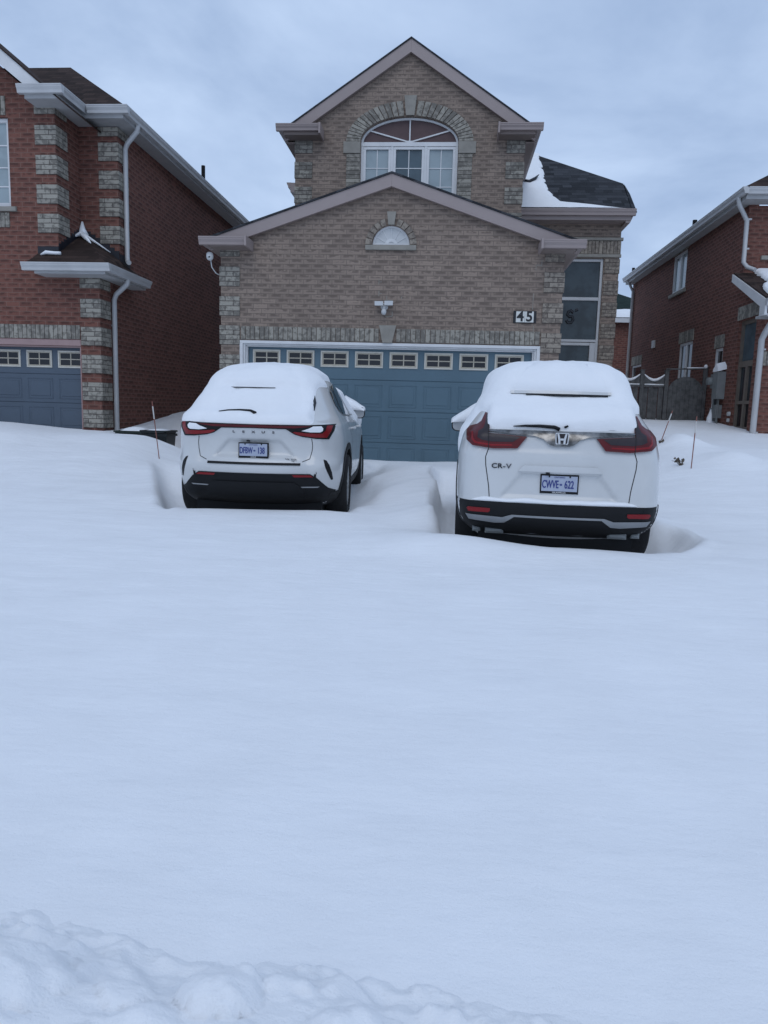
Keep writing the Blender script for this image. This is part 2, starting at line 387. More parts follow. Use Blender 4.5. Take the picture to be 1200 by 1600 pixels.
# ------------------------------------------------------------------ ground snow as one height sheet
CARS = {'honda': dict(x=.948, y=6.18, yaw=3.5, g=.28), 'lexus': dict(x=-1.985, y=7.45, yaw=-3.3, g=.35)}
def to_local(c, X, Y):
    s, k = math.sin(R(c['yaw'])), math.cos(R(c['yaw']))
    dx, dy = X - c['x'], Y - c['y']
    return dx * k - dy * s, dx * s + dy * k
def noise_arr(X, Y, sc, seed=0, oct=4):
    out_ = np.empty(X.shape); f = out_.ravel(); xs = X.ravel() * sc; ys = Y.ravel() * sc
    for i in range(f.size): f[i] = noise.fractal(Vector((xs[i], ys[i], seed)), 1.0, 2.0, oct)
    return out_
def ground_h(X, Y, fine=True):
    z = .195 + .0425 * np.minimum(Y, 12.7)
    z = z + smooth(13, 18.5, Y) * .42
    # lawns either side of the drive
    rr = smooth(2.2, 4.0, X) * smooth(8, 13.0, Y); z = z + rr * .40
    ll = smooth(-3.9, -5.2, X) * smooth(8.0, 12.2, Y); z = z + ll * .34
    z = z + .20 * np.exp(-((X + 8.0) / 1.0) ** 2 - ((Y - 11.7) / 1.3) ** 2) + .03 * np.exp(-((X + 5.75) / .55) ** 2 - ((Y - 11.8) / .45) ** 2)
    z = z + .07 * np.exp(-((X + 6.9) / .5) ** 2 - ((Y - 11.2) / .7) ** 2)
    z = z - .30 * smooth(12.1, 12.6, Y) * smooth(-6.05, -5.85, X) * smooth(-3.9, -4.5, X) * (1 - smooth(14.5, 16, Y))
    # shrubs under snow on the right lawn
    z = z + .20 * np.exp(-((X - 3.95) / .42) ** 2 - ((Y - 13.0) / .5) ** 2) + .15 * np.exp(-((X - 4.3) / .38) ** 2 - ((Y - 11.4) / .45) ** 2)
    z = z + .05 * np.exp(-((X - 6.3) / 1.6) ** 2 - ((Y - 10.2) / .8) ** 2)
    if fine:
        z = z + .028 * noise_arr(X, Y, .45, 3) * smooth(1, 4, Y) + .012 * noise_arr(X * .5, Y * 1.3, 1.7, 9)
        cr2 = noise_arr(X * .55 + .3 * Y, Y * 1.5, 3.2, 17, 4); z = z + .006 * np.clip(cr2, -.1, .5) * smooth(.1, .45, noise_arr(X, Y, .5, 31, 2) + .25)
    for k, c in CARS.items():
        lx, ly = to_local(c, X, Y)
        hw = .90
        ax = np.abs(lx)
        qx = ax - hw; qy = np.maximum(-(ly - .10), ly - 4.55)
        side = smooth(.0, .42, qx); rear = smooth(-.02, .16, qy)
        o = 1 - (1 - side) * (1 - rear)
        # open space under the car, scooped edges at the wheels
        depth = .17 if k == 'honda' else .16
        cut = (1 - smooth(-.05, .22, qx)) * (1 - smooth(-.12, .05, qy))
        z = z - depth * cut
        left = (lx < 0)
        # wind scours along the flanks
        if k == 'lexus':
            xc = -1.06 - .36 * (ly - .2); d = lx - xc; fd = smooth(-.25, .5, ly) * (1 - smooth(2.6, 3.7, ly)) * left
            z = z - .30 * smooth(-.02, .17, d) * fd * (1 - smooth(-.95, -.80, lx))
            z = z + .09 * np.exp(-np.abs(np.minimum(d, 0)) / .42) * (d < .1) * fd + .09 * (d >= .1) * fd * (1 - smooth(.1, .3, d))
            z = z - .10 * np.exp(-((lx - 1.10) / .14) ** 2) * smooth(.3, .9, ly) * (1 - smooth(4.6, 5.2, ly)) * (~left)
            z = z + .05 * np.exp(-((lx - 1.55) / .30) ** 2) * smooth(.2, 1.6, ly) * (1 - smooth(3.6, 4.8, ly))
            z = z + .10 * np.exp(-((lx - 1.12) / .12) ** 2 - ((ly - 2.9) / .45) ** 2)
            z = z + .03 * np.exp(-(lx / 1.0) ** 2 - ((ly + .12) / .22) ** 2)
        else:
            xc = -1.10 - .09 * (ly - 1) + .04 * np.sin(ly * 2.6); d = lx - xc; fd = smooth(.5, 1.3, ly) * (1 - smooth(4.6, 5.6, ly)) * left
            z = z - .31 * smooth(-.02, .12, d) * fd * (1 - smooth(-.93, -.80, lx))
            z = z + .13 * np.exp(-(np.minimum(d, 0) / .40) ** 2) * (1 - smooth(0, .13, d)) * fd
            z = z + .05 * np.exp(-((lx + 2.0 - .5 * (ly - 2)) / .3) ** 2) * smooth(.8, 1.6, ly) * (1 - smooth(2.6, 3.6, ly)) * left
            z = z + .085 * np.exp(-((lx + .95) / .55) ** 2 - ((ly + .05) / .42) ** 2) + .05 * np.exp(-(lx / 1.1) ** 2 - ((ly + .12) / .25) ** 2)
            q = np.sqrt(((lx - .98) / .37) ** 2 + ((ly - .85) / .62) ** 2) * (1 + .06 * np.sin(5 * np.arctan2(ly - .85, lx - .98)))
            z = z - .17 * (1 - smooth(.45, 1.04, q)) * (lx > .5) + .035 * np.exp(-((q - 1.08) / .16) ** 2) * (lx > .8)
            z = z + .06 * np.exp(-((lx - 1.10) / .15) ** 2 - ((ly - 1.70) / .22) ** 2)
    return z
def grid_mesh(xs, ys, hf):
    X, Y = np.meshgrid(xs, ys); Z = hf(X, Y)
    nx, ny = len(xs), len(ys)
    co = np.stack([X, Y, Z], -1).reshape(-1, 3)
    i = np.arange((ny - 1) * (nx - 1)); r_, c_ = i // (nx - 1), i % (nx - 1)
    a = r_ * nx + c_
    return co, np.stack([a, a + 1, a + nx + 1, a + nx], -1)
def np_obj(name, co, faces, mat, smooth_=True, parent=None):
    me = bpy.data.meshes.new(name)
    me.vertices.add(len(co)); me.vertices.foreach_set('co', co.astype(np.float32).ravel())
    k = faces.shape[1]
    me.loops.add(faces.size); me.loops.foreach_set('vertex_index', faces.astype(np.int32).ravel())
    me.polygons.add(len(faces)); me.polygons.foreach_set('loop_start', np.arange(0, faces.size, k, dtype=np.int32))
    me.update(calc_edges=True); me.validate()
    for m_ in (mat if isinstance(mat, list) else [mat]): me.materials.append(M[m_])
    if smooth_: me.polygons.foreach_set('use_smooth', np.ones(len(faces), dtype=bool))
    o = bpy.data.objects.new(name, me); col.objects.link(o)
    if parent is not None: o.parent = parent
    return o
xs = np.concatenate([[-400, -150, -60, -30], np.linspace(-18, -9.5, 22), np.arange(-9.3, 8.01, .055), np.linspace(8.3, 18, 22), [30, 60, 150, 400]])
ys = np.concatenate([[-300, -80, -25, -8, -3, -1, 0], np.arange(.3, 3, .06), np.arange(3, 14.2, .05), np.linspace(14.3, 30, 60), [45, 90, 200, 500]])
co, fc = grid_mesh(xs, ys, ground_h)
g_o = np_obj('ground', co, fc, 'snow'); tag(g_o, kind='structure')

# ploughed snow bank at the kerb, close to the camera
def vor_arr(X, Y, sc, seed):
    out_ = np.empty(X.size); xs_ = X.ravel() * sc; ys_ = Y.ravel() * sc
    for i in range(out_.size):
        d = noise.voronoi(Vector((xs_[i], ys_[i], seed)))[0]; out_[i] = d[0]
    return out_.reshape(X.shape)
def bank_h(X, Y):
    base = ground_h(X, Y, False)
    n1_ = noise_arr(X, Y, 2.6, 2, 5); n2_ = noise_arr(X, Y, 14, 5, 5); wb = noise_arr(X, Y, 6, 8, 3)
    Xw, Yw = X + .035 * wb, Y + .03 * n1_
    v1 = vor_arr(Xw, Yw * 1.25, 7, 1.0); v2 = vor_arr(Xw, Yw * 1.2, 17, 4.0)
    edge = 1.60 - .070 * (X + .3) + .045 * n1_ + .025 * wb + .05 * smooth(-.75, -1.1, X)
    d = edge - Y
    t = smooth(-.01, .42, d); on = smooth(-.02, .07, d)
    amp = np.clip(.12 - .06 * (X + .6), .04, .15)
    crumb = .026 * np.clip(1 - v1 * 1.7, 0, 1) ** .7 * (.45 + .9 * smooth(-.25, .3, n1_)) + .017 * np.clip(1 - v2 * 1.8, 0, 1) * smooth(-.3, .2, wb) + .010 * n2_
    terrace = .030 * smooth(.10, .15, d + .04 * wb) + .035 * smooth(.20, .26, d + .05 * n1_)
    z = base - .012 + t * amp + on * (crumb + .012) + terrace * .7 * smooth(.35, -.2, X)
    for (cx_, cy_, r_, h_) in ((-.42, 1.345, .085, .055), (-.62, 1.33, .06, .03), (-.90, 1.33, .16, .05)):
        q = np.sqrt((X - cx_) ** 2 + ((Y - cy_)) ** 2) / r_ + .25 * n2_
        z = z + h_ * np.sqrt(np.clip(1 - q * q, 0, 1))
    return z
co, fc = grid_mesh(np.concatenate([np.arange(-2.6, -1.4, .04), np.arange(-1.4, 1.4, .009), np.arange(1.4, 2.6, .04)]), np.concatenate([np.arange(.2, 1.15, .05), np.arange(1.15, 1.95, .009)]), bank_h)
b_o = np_obj('snow_bank', co, fc, 'snow_rough'); tag(b_o, 'lumpy ploughed snow bank along the kerb at the very front', 'snow bank', kind='stuff')

# ------------------------------------------------------------------ cars
class Car:
    def __init__(s, key, levels, recess=None, bow=.05):
        s.p = CARS[key]; c = s.p
        ns = 150
        lv = np.array(levels, float)       # z, w, yr, rx, ry, yf
        seg = np.hypot(np.hypot(np.diff(lv[:, 0]), np.diff(lv[:, 1])), np.diff(lv[:, 2])) + .004
        t = np.concatenate([[0], np.cumsum(seg)]); tt = np.linspace(0, t[-1], ns)
        P_ = np.stack([np.interp(tt, t, lv[:, k]) for k in range(lv.shape[1])], 1)
        for _ in range(3):
            Q = P_.copy(); Q[1:-1] = .25 * P_[:-2] + .5 * P_[1:-1] + .25 * P_[2:]; P_ = Q
        half = []
        for k in range(30): half.append(('r', k / 30))
        for k in range(26): half.append(('c', k / 26))
        for k in range(60): half.append(('s', k / 60))
        for k in range(14): half.append(('f', k / 14))
        for k in range(13): half.append(('n', k / 12))
        G = np.zeros((ns, len(half), 3))
        z, w_, yr, rx, ry, yf = P_.T
        rx = np.minimum(rx, w_ * .9)
        wr = w_ * .965                      # the tail is narrower than the flanks
        for j, (kd, u) in enumerate(half):
            b_ = bow * np.ones(ns)
            if kd == 'r': x = (wr - rx) * u; y = yr + b_ * u * u
            elif kd == 'c':
                a = u * PI / 2; x = wr - rx + rx * np.sin(a) ** .9 ; y = yr + b_ + ry * (1 - np.cos(a) ** .9)
            elif kd == 's':
                y0 = yr + b_ + ry; y1 = yf - .5 * w_ - .02; y1 = np.maximum(y1, y0 + .02)
                y = y0 + (y1 - y0) * u; x = wr + (w_ - wr) * np.sin(np.clip(u * 1.05, 0, 1) * PI) ** .7 
            elif kd == 'f':
                a = u * PI / 2; y1 = np.maximum(yf - .5 * w_ - .02, yr + b_ + ry + .02); x = wr - .45 * w_ * (1 - np.cos(a)); y = y1 + (.5 * w_) * np.sin(a) * .85
            else:
                y1 = np.maximum(yf - .5 * w_ - .02, yr + b_ + ry + .02) + .425 * w_; x = (wr - .45 * w_) * (1 - u); y = y1 + (.02 + .075 * w_) * np.sin(u * PI / 2)
            G[:, j, 0] = x; G[:, j, 1] = y; G[:, j, 2] = z
        if recess:
            for (zt, zb, ht, hb, dep) in recess:
                X, Z_ = G[..., 0], G[..., 2]; f = np.clip((zt - Z_) / (zt - zb), 0, 1); hw = ht + (hb - ht) * f
                m_ = smooth(hw + .012, hw - .018, np.abs(X)) * smooth(zt + .005, zt - .02, Z_) * smooth(zb - .01, zb + .05, Z_) * (G[..., 1] < .6)
                G[..., 1] += m_ * dep
        full = np.concatenate([G, (G[:, 1:-1] * np.array([-1, 1, 1]))[:, ::-1]], 1)
        s.G = full; s.ns, s.nt = full.shape[:2]
        gx = np.roll(full, -1, 1) - np.roll(full, 1, 1); gz = np.gradient(full, axis=0)
        n_ = np.cross(gx, gz); n_ /= (np.linalg.norm(n_, axis=-1, keepdims=True) + 1e-9)
        if n_[ns // 3, 90, 0] < 0: n_ = -n_
        s.Nn = n_
        s.tree = s.mk_tree(full)
        s.root = empty('parked_car', (c['x'], c['y'], c['g']), None, None, rz=-R(c['yaw']))
    def faces(s, ns=None):
        ns = ns or s.ns; a = np.arange((ns - 1) * s.nt); r_, c_ = a // s.nt, a % s.nt; c2 = (c_ + 1) % s.nt
        return np.stack([r_ * s.nt + c_, r_ * s.nt + c2, (r_ + 1) * s.nt + c2, (r_ + 1) * s.nt + c_], -1)
    def mk_tree(s, G):
        f = s.faces(); return BVHTree.FromPolygons([tuple(map(float, p)) for p in G.reshape(-1, 3)], [tuple(map(int, q)) for q in f])
    def body(s, wheels):
        mb = MB(); mb.v = [Vector(map(float, p)) for p in s.G.reshape(-1, 3)]
        mb.f = [tuple(map(int, q)) for q in s.faces()]
        nt_ = s.nt; mb.f.append(tuple(range(nt_))[::-1]); top = (s.ns - 1) * nt_; mb.f.append(tuple(range(top, top + nt_)))
        mb.m = [0] * len(mb.f)
        o = mb.build('body', ['paint', 'black'], s.root, smooth=True, world=False)
        # wheel wells
        for (wy, wz, wr_) in wheels:
            for sg in (-1, 1):
                cm = MB(); cm.lathe([(0.001, .58 * sg), (wr_, .58 * sg), (wr_, 1.1 * sg), (.001, 1.1 * sg)], (0, wy, wz), 'x', 48)
                co_ = cm.build('cutter', ['black', 'black'], None); co_.parent = s.root
                md = o.modifiers.new('b', 'BOOLEAN'); md.operation = 'DIFFERENCE'; md.solver = 'EXACT'; md.object = co_
        dg = bpy.context.evaluated_depsgraph_get(); me = bpy.data.meshes.new_from_object(o.evaluated_get(dg))
        o.modifiers.clear(); o.data = me
        for q in [x for x in bpy.data.objects if x.name.startswith('cutter')]: bpy.data.objects.remove(q)
        for p in me.polygons:
            c_ = p.center; p.use_smooth = True
            for (wy, wz, wr_) in wheels:
                d = math.hypot(c_.y - wy, c_.z - wz)
                if (abs(d - wr_) < .012 and abs(c_.x) > .57 and abs(c_.x) < .93 and abs(p.normal.x) < .5) or (d < wr_ and abs(abs(c_.x) - .58) < .01): p.material_index = 1
            if c_.z < .20: p.material_index = 1
        me.set_sharp_from_angle(angle=R(45))
        s.bodyo = o; return o
    def hit(s, d, a, b, tree=None):
        """d: 'rear' -> (x,z), 'right'/'left' -> (y,z)"""
        if d == 'rear': o, v = Vector((a, -3, b)), Vector((0, 1, 0))
        elif d == 'right': o, v = Vector((3, a, b)), Vector((-1, 0, 0))
        else: o, v = Vector((-3, a, b)), Vector((1, 0, 0))
        for t in (tree or s.tree,):
            h = t.ray_cast(o, v)
            if h[0] is not None:
                n = h[1]
                if n.dot(v) > 0: n = -n
                return h[0], n, v
        h = (tree or s.tree).find_nearest(o + v * 2.2); return h[0], -v, v
    def decal(s, name, poly, mat, d='rear', off=.004, step=.03, tree=None, parent=None, mirror=False, mb=None, sink=.02, mi=0, build=True):
        own = mb is None; mb = mb or MB()
        for sg in ((1, -1) if mirror else (1,)):
            pl = [(p[0] * sg, p[1]) if d == 'rear' else p for p in poly]
            pts = []
            for i in range(len(pl)):
                a, b = Vector(pl[i]), Vector(pl[(i + 1) % len(pl)]); n = max(1, int((b - a).length / step))
                for k in range(n): pts.append(a.lerp(b, k / n))
            ne = len(pts); edges = [(i, (i + 1) % ne) for i in range(ne)]
            xs_ = [p[0] for p in pl]; zs_ = [p[1] for p in pl]
            def inside(x, z):
                c_ = False; j = len(pl) - 1
                for i in range(len(pl)):
                    if (pl[i][1] > z) != (pl[j][1] > z) and x < (pl[j][0] - pl[i][0]) * (z - pl[i][1]) / (pl[j][1] - pl[i][1]) + pl[i][0]: c_ = not c_
                    j = i
                return c_
            x = min(xs_) + step / 2
            while x < max(xs_):
                z = min(zs_) + step / 2
                while z < max(zs_):
                    if inside(x, z) and min((Vector((x, z)) - p).length for p in pts[:ne]) > step * .4: pts.append(Vector((x, z)))
                    z += step
                x += step
            r_ = geometry.delaunay_2d_cdt(pts, edges, [], 1, 1e-5)
            V_, F_ = r_[0], r_[2]
            top = []; bot = []
            for p in V_:
                h, n, v = s.hit(d, p[0], p[1], tree)
                top.append(h - v * off); bot.append(h + v * sink)
            k = len(V_)
            from collections import Counter
            cnt = Counter()
            for f in F_:
                for i in range(len(f)): cnt[frozenset((f[i], f[(i + 1) % len(f)]))] += 1
            fs = [tuple(f) for f in F_]
            for f in F_:
                for i in range(len(f)):
                    a, b = f[i], f[(i + 1) % len(f)]
                    if cnt[frozenset((a, b))] == 1: fs.append((b, a, a + k, b + k))
            mb.add(top + bot, fs, mi)
        if build: return mb.build(name, mat, parent or s.root, world=False, smooth=True, angle=35)
        return mb
    def line(s, name, pts, wd, mat='gap', d='rear', off=.0015, tree=None, parent=None):
        """thin strip following the surface"""
        mb = MB(); P3 = []
        for i in range(len(pts) - 1):
            a, b = Vector(pts[i]), Vector(pts[i + 1]); n = max(2, int((b - a).length / .02))
            for k in range(n): P3.append(a.lerp(b, k / n))
        P3.append(Vector(pts[-1]))
        L_, R_ = [], []
        for i, p in enumerate(P3):
            t = (P3[min(i + 1, len(P3) - 1)] - P3[max(i - 1, 0)]).normalized(); nn = Vector((-t.y, t.x)) * wd / 2
            for q, lst in ((p + nn, L_), (p - nn, R_)):
                h, n, v = s.hit(d, q[0], q[1], tree); lst.append(h - v * off)
        n = len(P3); mb.add(L_ + R_, [(i, i + 1, n + i + 1, n + i) for i in range(n - 1)])
        return mb.build(name, mat, parent or s.root, world=False, smooth=True)
    def snow(s, T, label, mname='snow_cover'):
        t = T(s.G[..., 0], s.G[..., 1], s.G[..., 2], s.Nn)
        X, Y, Z_ = s.G[..., 0], s.G[..., 1], s.G[..., 2]
        nn = noise_arr(X * 1.3 + Z_ * 1.7, Y * 1.1 + Z_ * .9, 2.4, 4, 4)
        n2 = noise_arr(X * 2.2 + Z_ * .7, Z_ * 1.6 + Y * .8, 4.5, 11, 4)
        t = np.where(t > 0, t * (1 + .10 * nn) + .003 * nn + .0055 * n2, t)
        for _ in range(3):
            q = t.copy(); q[1:-1] = .5 * t[1:-1] + .25 * t[:-2] + .25 * t[2:]; t = .5 * q + .25 * np.roll(q, 1, 1) + .25 * np.roll(q, -1, 1)
        t = t - .006
        Nb = s.Nn * .75 + np.array([0, 0, .35]) * (s.Nn[..., 2:3] > .25)
        V = s.G + Nb * t[..., None]
        s.snowG = V
        s.stree = s.mk_tree(V)
        f = s.faces(); keep = (t.reshape(-1)[f] > -.0055).any(1)
        f = f[keep]; V2 = V.reshape(-1, 3)
        # close the top row
        top = np.arange((s.ns - 1) * s.nt, s.ns * s.nt); cidx = len(V2); V2 = np.concatenate([V2, V2[top].mean(0, keepdims=True)])
        tri = np.stack([top, np.roll(top, -1), np.full_like(top, cidx), np.full_like(top, cidx)], -1)
        used = np.unique(np.concatenate([f.ravel(), [cidx]])); rm = -np.ones(len(V2), int); rm[used] = np.arange(len(used))
        mb = MB(); c = s.p; k, sn = math.cos(-R(c['yaw'])), math.sin(-R(c['yaw']))
        Vw = V2[used]
        fl = [tuple(map(int, q)) for q in rm[f]] + [(int(rm[a]), int(rm[b]), int(rm[cidx])) for a, b in zip(top, np.roll(top, -1)) if rm[a] >= 0 and rm[b] >= 0]
        me = bpy.data.meshes.new(mname); me.from_pydata([tuple(map(float, p)) for p in Vw], [], fl)
        me.materials.append(M['snow_car'])
        import bmesh
        bm = bmesh.new(); bm.from_mesh(me); bmesh.ops.recalc_face_normals(bm, faces=bm.faces); bm.to_mesh(me); bm.free()
        for p in me.polygons: p.use_smooth = True
        o = bpy.data.objects.new(mname, me); col.objects.link(o); o.matrix_world = Matrix.Translation((c['x'], c['y'], c['g'])) @ Matrix.Rotation(-R(c['yaw']), 4, 'Z')
        tag(o, label, 'snow', kind='stuff'); return o
    def wheel(s, wy, sg, r=.365, x=.925):
        mb = MB(); c = (0, wy, r)
        mb.lathe([(r * .66, sg * (x - .02)), (r * .70, sg * x), (r * .93, sg * (x + .003)), (r * .985, sg * (x - .015)), (r, sg * (x - .05)), (r, sg * (x - .19)), (r * .95, sg * (x - .235)), (r * .6, sg * (x - .235))], c, 'x', 56)
        t = mb.build('wheel', 'rubber', s.root, smooth=True, world=False, angle=40)
        rm = MB(); xo = x - .022
        rm.lathe([(r * .67, sg * (xo - .01)), (r * .665, sg * (xo + .008)), (r * .62, sg * (xo + .004)), (r * .60, sg * (xo - .05)), (.001, sg * (xo - .06))], c, 'x', 40)
        for k in range(5):
            a = 2 * PI * k / 5 + .3
            for da in (-.13, .13):
                p0 = Vector((sg * (xo - .004), wy + .05 * math.cos(a + da * 3), r + .05 * math.sin(a + da * 3))); p1 = Vector((sg * (xo - .004), wy + r * .63 * math.cos(a + da), r + r * .63 * math.sin(a + da)))
                rm.tube([p0, p1], [.024, .016], 6)
        rm.lathe([(.06, sg * (xo - .04)), (.055, sg * (xo + .004)), (.001, sg * (xo + .006))], c, 'x', 20)
        rm.build('rim', 'rim', t, smooth=True, world=False, angle=35)
        return t
    def plate_at(s, x, z, w_, h_, number, top, bottom, lift=.012):
        h1, n, v = s.hit('rear', x, z + h_ / 2); h2, _, _ = s.hit('rear', x, z - h_ / 2)
        y = min(h1.y, h2.y) - lift
        f = MB(); f.box(x - w_ / 2, x + w_ / 2, y - .006, y + .03, z - h_ / 2, z + h_ / 2, bev=.004)
        fr = f.build('licence_plate_frame', 'black', s.root, world=False)
        p = MB(); p.box(x - w_ / 2 + .011, x + w_ / 2 - .011, y - .009, y - .004, z - h_ / 2 + .021, z + h_ / 2 - .011)
        pl = p.build('licence_plate', 'plate', fr, world=False)
        t = MB(); yy = y - .0105; a, b = number.split('-')
        for q, (ddx, ddz) in enumerate(((-.0016, 0), (.0016, 0), (0, .0014), (0, -.0014))):
            add_text(t, a, .092, (x - .074 + ddx, yy - .0002 * q, z - .004 + ddz), .52, .001, 0); add_text(t, b, .092, (x + .080 + ddx, yy - .0002 * q, z - .004 + ddz), .56, .001, 0)
        # little crown between the groups
        t.prism([(-.009, -.010), (.009, -.010), (.011, .006), (.005, 0), (0, .010), (-.005, 0), (-.011, .006)], lambda q: (x + .012 + q[0], yy - .001, z + q[1]), lambda q: (x + .012 + q[0], yy + .001, z + q[1]))
        add_text(t, top, .018, (x, yy, z + h_ / 2 - .023), 1.1, .0008)
        t.build('lettering', 'plate_blue', fr, world=False)
        t = MB(); add_text(t, bottom, .017, (x, y - .008, z - h_ / 2 + .010), 1.15, .0008, .0004); t.build('frame_lettering', 'white_letter', fr, world=False)
        for sx_ in (-.085, .085):
            k = MB(); k.lathe([(.001, -.004), (.007, -.004), (.007, 0)], (x + sx_, yy + .002, z + h_ / 2 - .017), 'y', 10); k.build('screw', 'black', fr, world=False)
    def mirror(s, sg, y, z, xin, xout):
        mb = MB(); xm = (xin + xout) / 2; hw_ = abs(xout - xin) / 2
        n = 20; ring = []
        for (dy, sc) in ((0, .94), (.015, 1.0), (.09, .98), (.15, .80), (.19, .45)):
            for k in range(n):
                a = 2 * PI * k / n; ca, sa = math.cos(a), math.sin(a)
                ring.append((xm * sg + hw_ * sc * (abs(ca) ** .7) * (1 if ca > 0 else -1), y + dy, z + .082 * sc * (abs(sa) ** .7) * (1 if sa > 0 else -1)))
        fs = [(i * n + k, i * n + (k + 1) % n, (i + 1) * n + (k + 1) % n, (i + 1) * n + k) for i in range(4) for k in range(n)] + [tuple(range(n)), tuple(range(4 * n, 5 * n))]
        mb.add(ring, fs); mb.box(sg * (xin - .10), sg * (xin + .04), y + .03, y + .11, z - .075, z - .03)
        o = mb.build('mirror', 'black', s.root, smooth=True, world=False, angle=40)
        g = MB(); gv = []
        for k in range(n):
            a = 2 * PI * k / n; ca, sa = math.cos(a), math.sin(a); gv.append((xm * sg + hw_ * .86 * (abs(ca) ** .7) * (1 if ca > 0 else -1), y - .003, z + .070 * (abs(sa) ** .7) * (1 if sa > 0 else -1)))
        gv2 = [(a, b + .01, c_) for a, b, c_ in gv]
        g.add(gv + gv2, [tuple(range(n))] + [(k, (k + 1) % n, n + (k + 1) % n, n + k) for k in range(n)])
        g.build('mirror_glass', plain_mirror, o, world=False)
        return o
plain_mirror = plain('frosted mirror', (.42, .43, .44), .35, metal=.2, var=.1)

# ---- compact SUV on the right
lv = [  # z, w, yr, rx, ry, yf
    (.22, .72, .34, .10, .20, 4.35), (.30, .80, .20, .14, .25, 4.45), (.36, .87, .10, .18, .30, 4.5), (.42, .90, .045, .20, .34, 4.5), (.50, .92, .02, .20, .36, 4.5), (.565, .925, .005, .20, .36, 4.5),
    (.575, .925, .03, .20, .36, 4.5), (.66, .93, .035, .20, .38, 4.5), (.80, .93, .045, .20, .40, 4.48), (.92, .93, .05, .20, .42, 4.42), (.98, .925, .052, .20, .42, 4.3), (1.03, .915, .072, .20, .42, 4.0),
    (1.10, .90, .085, .20, .42, 3.75), (1.15, .885, .10, .20, .40, 3.6), (1.19, .85, .14, .20, .40, 3.5), (1.30, .785, .24, .22, .42, 3.2), (1.42, .72, .36, .24, .42, 2.95), (1.50, .68, .44, .24, .42, 2.78),
    (1.56, .65, .50, .25, .40, 2.62), (1.61, .61, .56, .28, .40, 2.45), (1.645, .54, .66, .30, .40, 2.25), (1.665, .42, .82, .25, .35, 2.05), (1.675, .25, 1.0, .15, .25, 1.85), (1.68, .03, 1.2, .02, .05, 1.6)]
lv = [(a, b * .972, *r) for a, b, *r in lv]
hc = Car('honda', lv, recess=[(.835, .60, .31, .50, .028)], bow=.07)
tag(hc.root, 'white SUV with angular tail lights and chrome bar, parked on the right of the drive', 'car', 'snow covered cars parked on the drive')
hc.body([(.98, .36, .43), (3.64, .36, .43)])
for sg in (-1, 1):
    for wy in (.98, 3.64): hc.wheel(wy, sg, .36, .880)
def T_h(x, y, z, n):
    z = z + .008 * np.sin(x * 7 + 1); ax = np.abs(x)
    sp_ = smooth(.50, .42, ax)
    roof = sp_ * .075 * smooth(1.497, 1.512, z) + (1 - sp_) * .06 * smooth(1.36, 1.52, z) + .060 * smooth(1.51, 1.66, z)
    glass = .058 * smooth(1.185, 1.215, z) * smooth(.64, .57, ax) * (y < .95)
    glass = glass * (.55 + .75 * smooth(1.46, 1.27, z)) + .012 * np.sin(x * 5.2 + z * 9) * (glass > .02)
    pillr = .045 * smooth(1.335, 1.37, z) * (y < 1.3) * (x > 0)
    pilll = .045 * smooth(1.33, 1.37, z) * (y < 1.2) * (x < 0)
    edge = 1.00 + .05 * np.sin(y * 7) + .04 * np.sin(y * 17)
    left = .05 * smooth(edge - .01, edge + .12, z) * smooth(.46, .70, y) * (x < -.3)
    right = .045 * smooth(1.25, 1.4, z) * smooth(.5, 1.0, y) * (x > .3)
    front = .11 * smooth(.93, 1.02, z) * smooth(2.6, 3.0, y)
    t = np.maximum.reduce([roof, glass, pillr, pilll, left, right, front])
    groove = np.exp(-((z - 1.487) / .018) ** 2) * smooth(.47, .40, ax + .0) * (y < .9)
    t = t * (1 - .97 * groove)
    bare = smooth(.13, .17, x) * smooth(.50, .44, x) * smooth(1.22, 1.20, z) * (y < .5)
    return np.where(t * (1 - bare) > .004, t * (1 - bare), -.006)
hs = hc.snow(T_h, 'thick wind-blown snow over roof and rear window of the right car')
# lamps
tailo = [(.285, 1.128), (.36, 1.030), (.56, 1.022), (.74, 1.042), (.795, 1.085), (.805, 1.17), (.775, 1.205), (.71, 1.222), (.675, 1.25), (.645, 1.325), (.598, 1.315), (.602, 1.150)]
for sg in (-1, 1):
    pl = [(x * sg, z) for x, z in tailo]
    la = hc.decal('tail_light', pl, 'tail_red', off=.028, step=.025, sink=.03)
    inn = [(.335, 1.125), (.40, 1.082), (.58, 1.078), (.66, 1.09), (.70, 1.11), (.695, 1.165), (.655, 1.19), (.64, 1.23), (.632, 1.315), (.601, 1.312), (.605, 1.150)]
    hc.decal('lamp_lens', [(x * sg, z) for x, z in inn], 'tail_dark', off=.0305, step=.025, parent=la)
    hc.line('lamp_seam', [(.608 * sg, 1.325), (.606 * sg, 1.15), (.600 * sg, 1.02)], .006, 'gap', off=.0325, parent=la)
    hc.decal('lamp_rib', [(x * sg, z) for x, z in ((.40, 1.050), (.58, 1.043), (.72, 1.060), (.75, 1.09), (.755, 1.16), (.74, 1.16), (.735, 1.10), (.71, 1.075), (.58, 1.058), (.41, 1.062))], 'tail_bright', off=.0305, step=.025, parent=la)
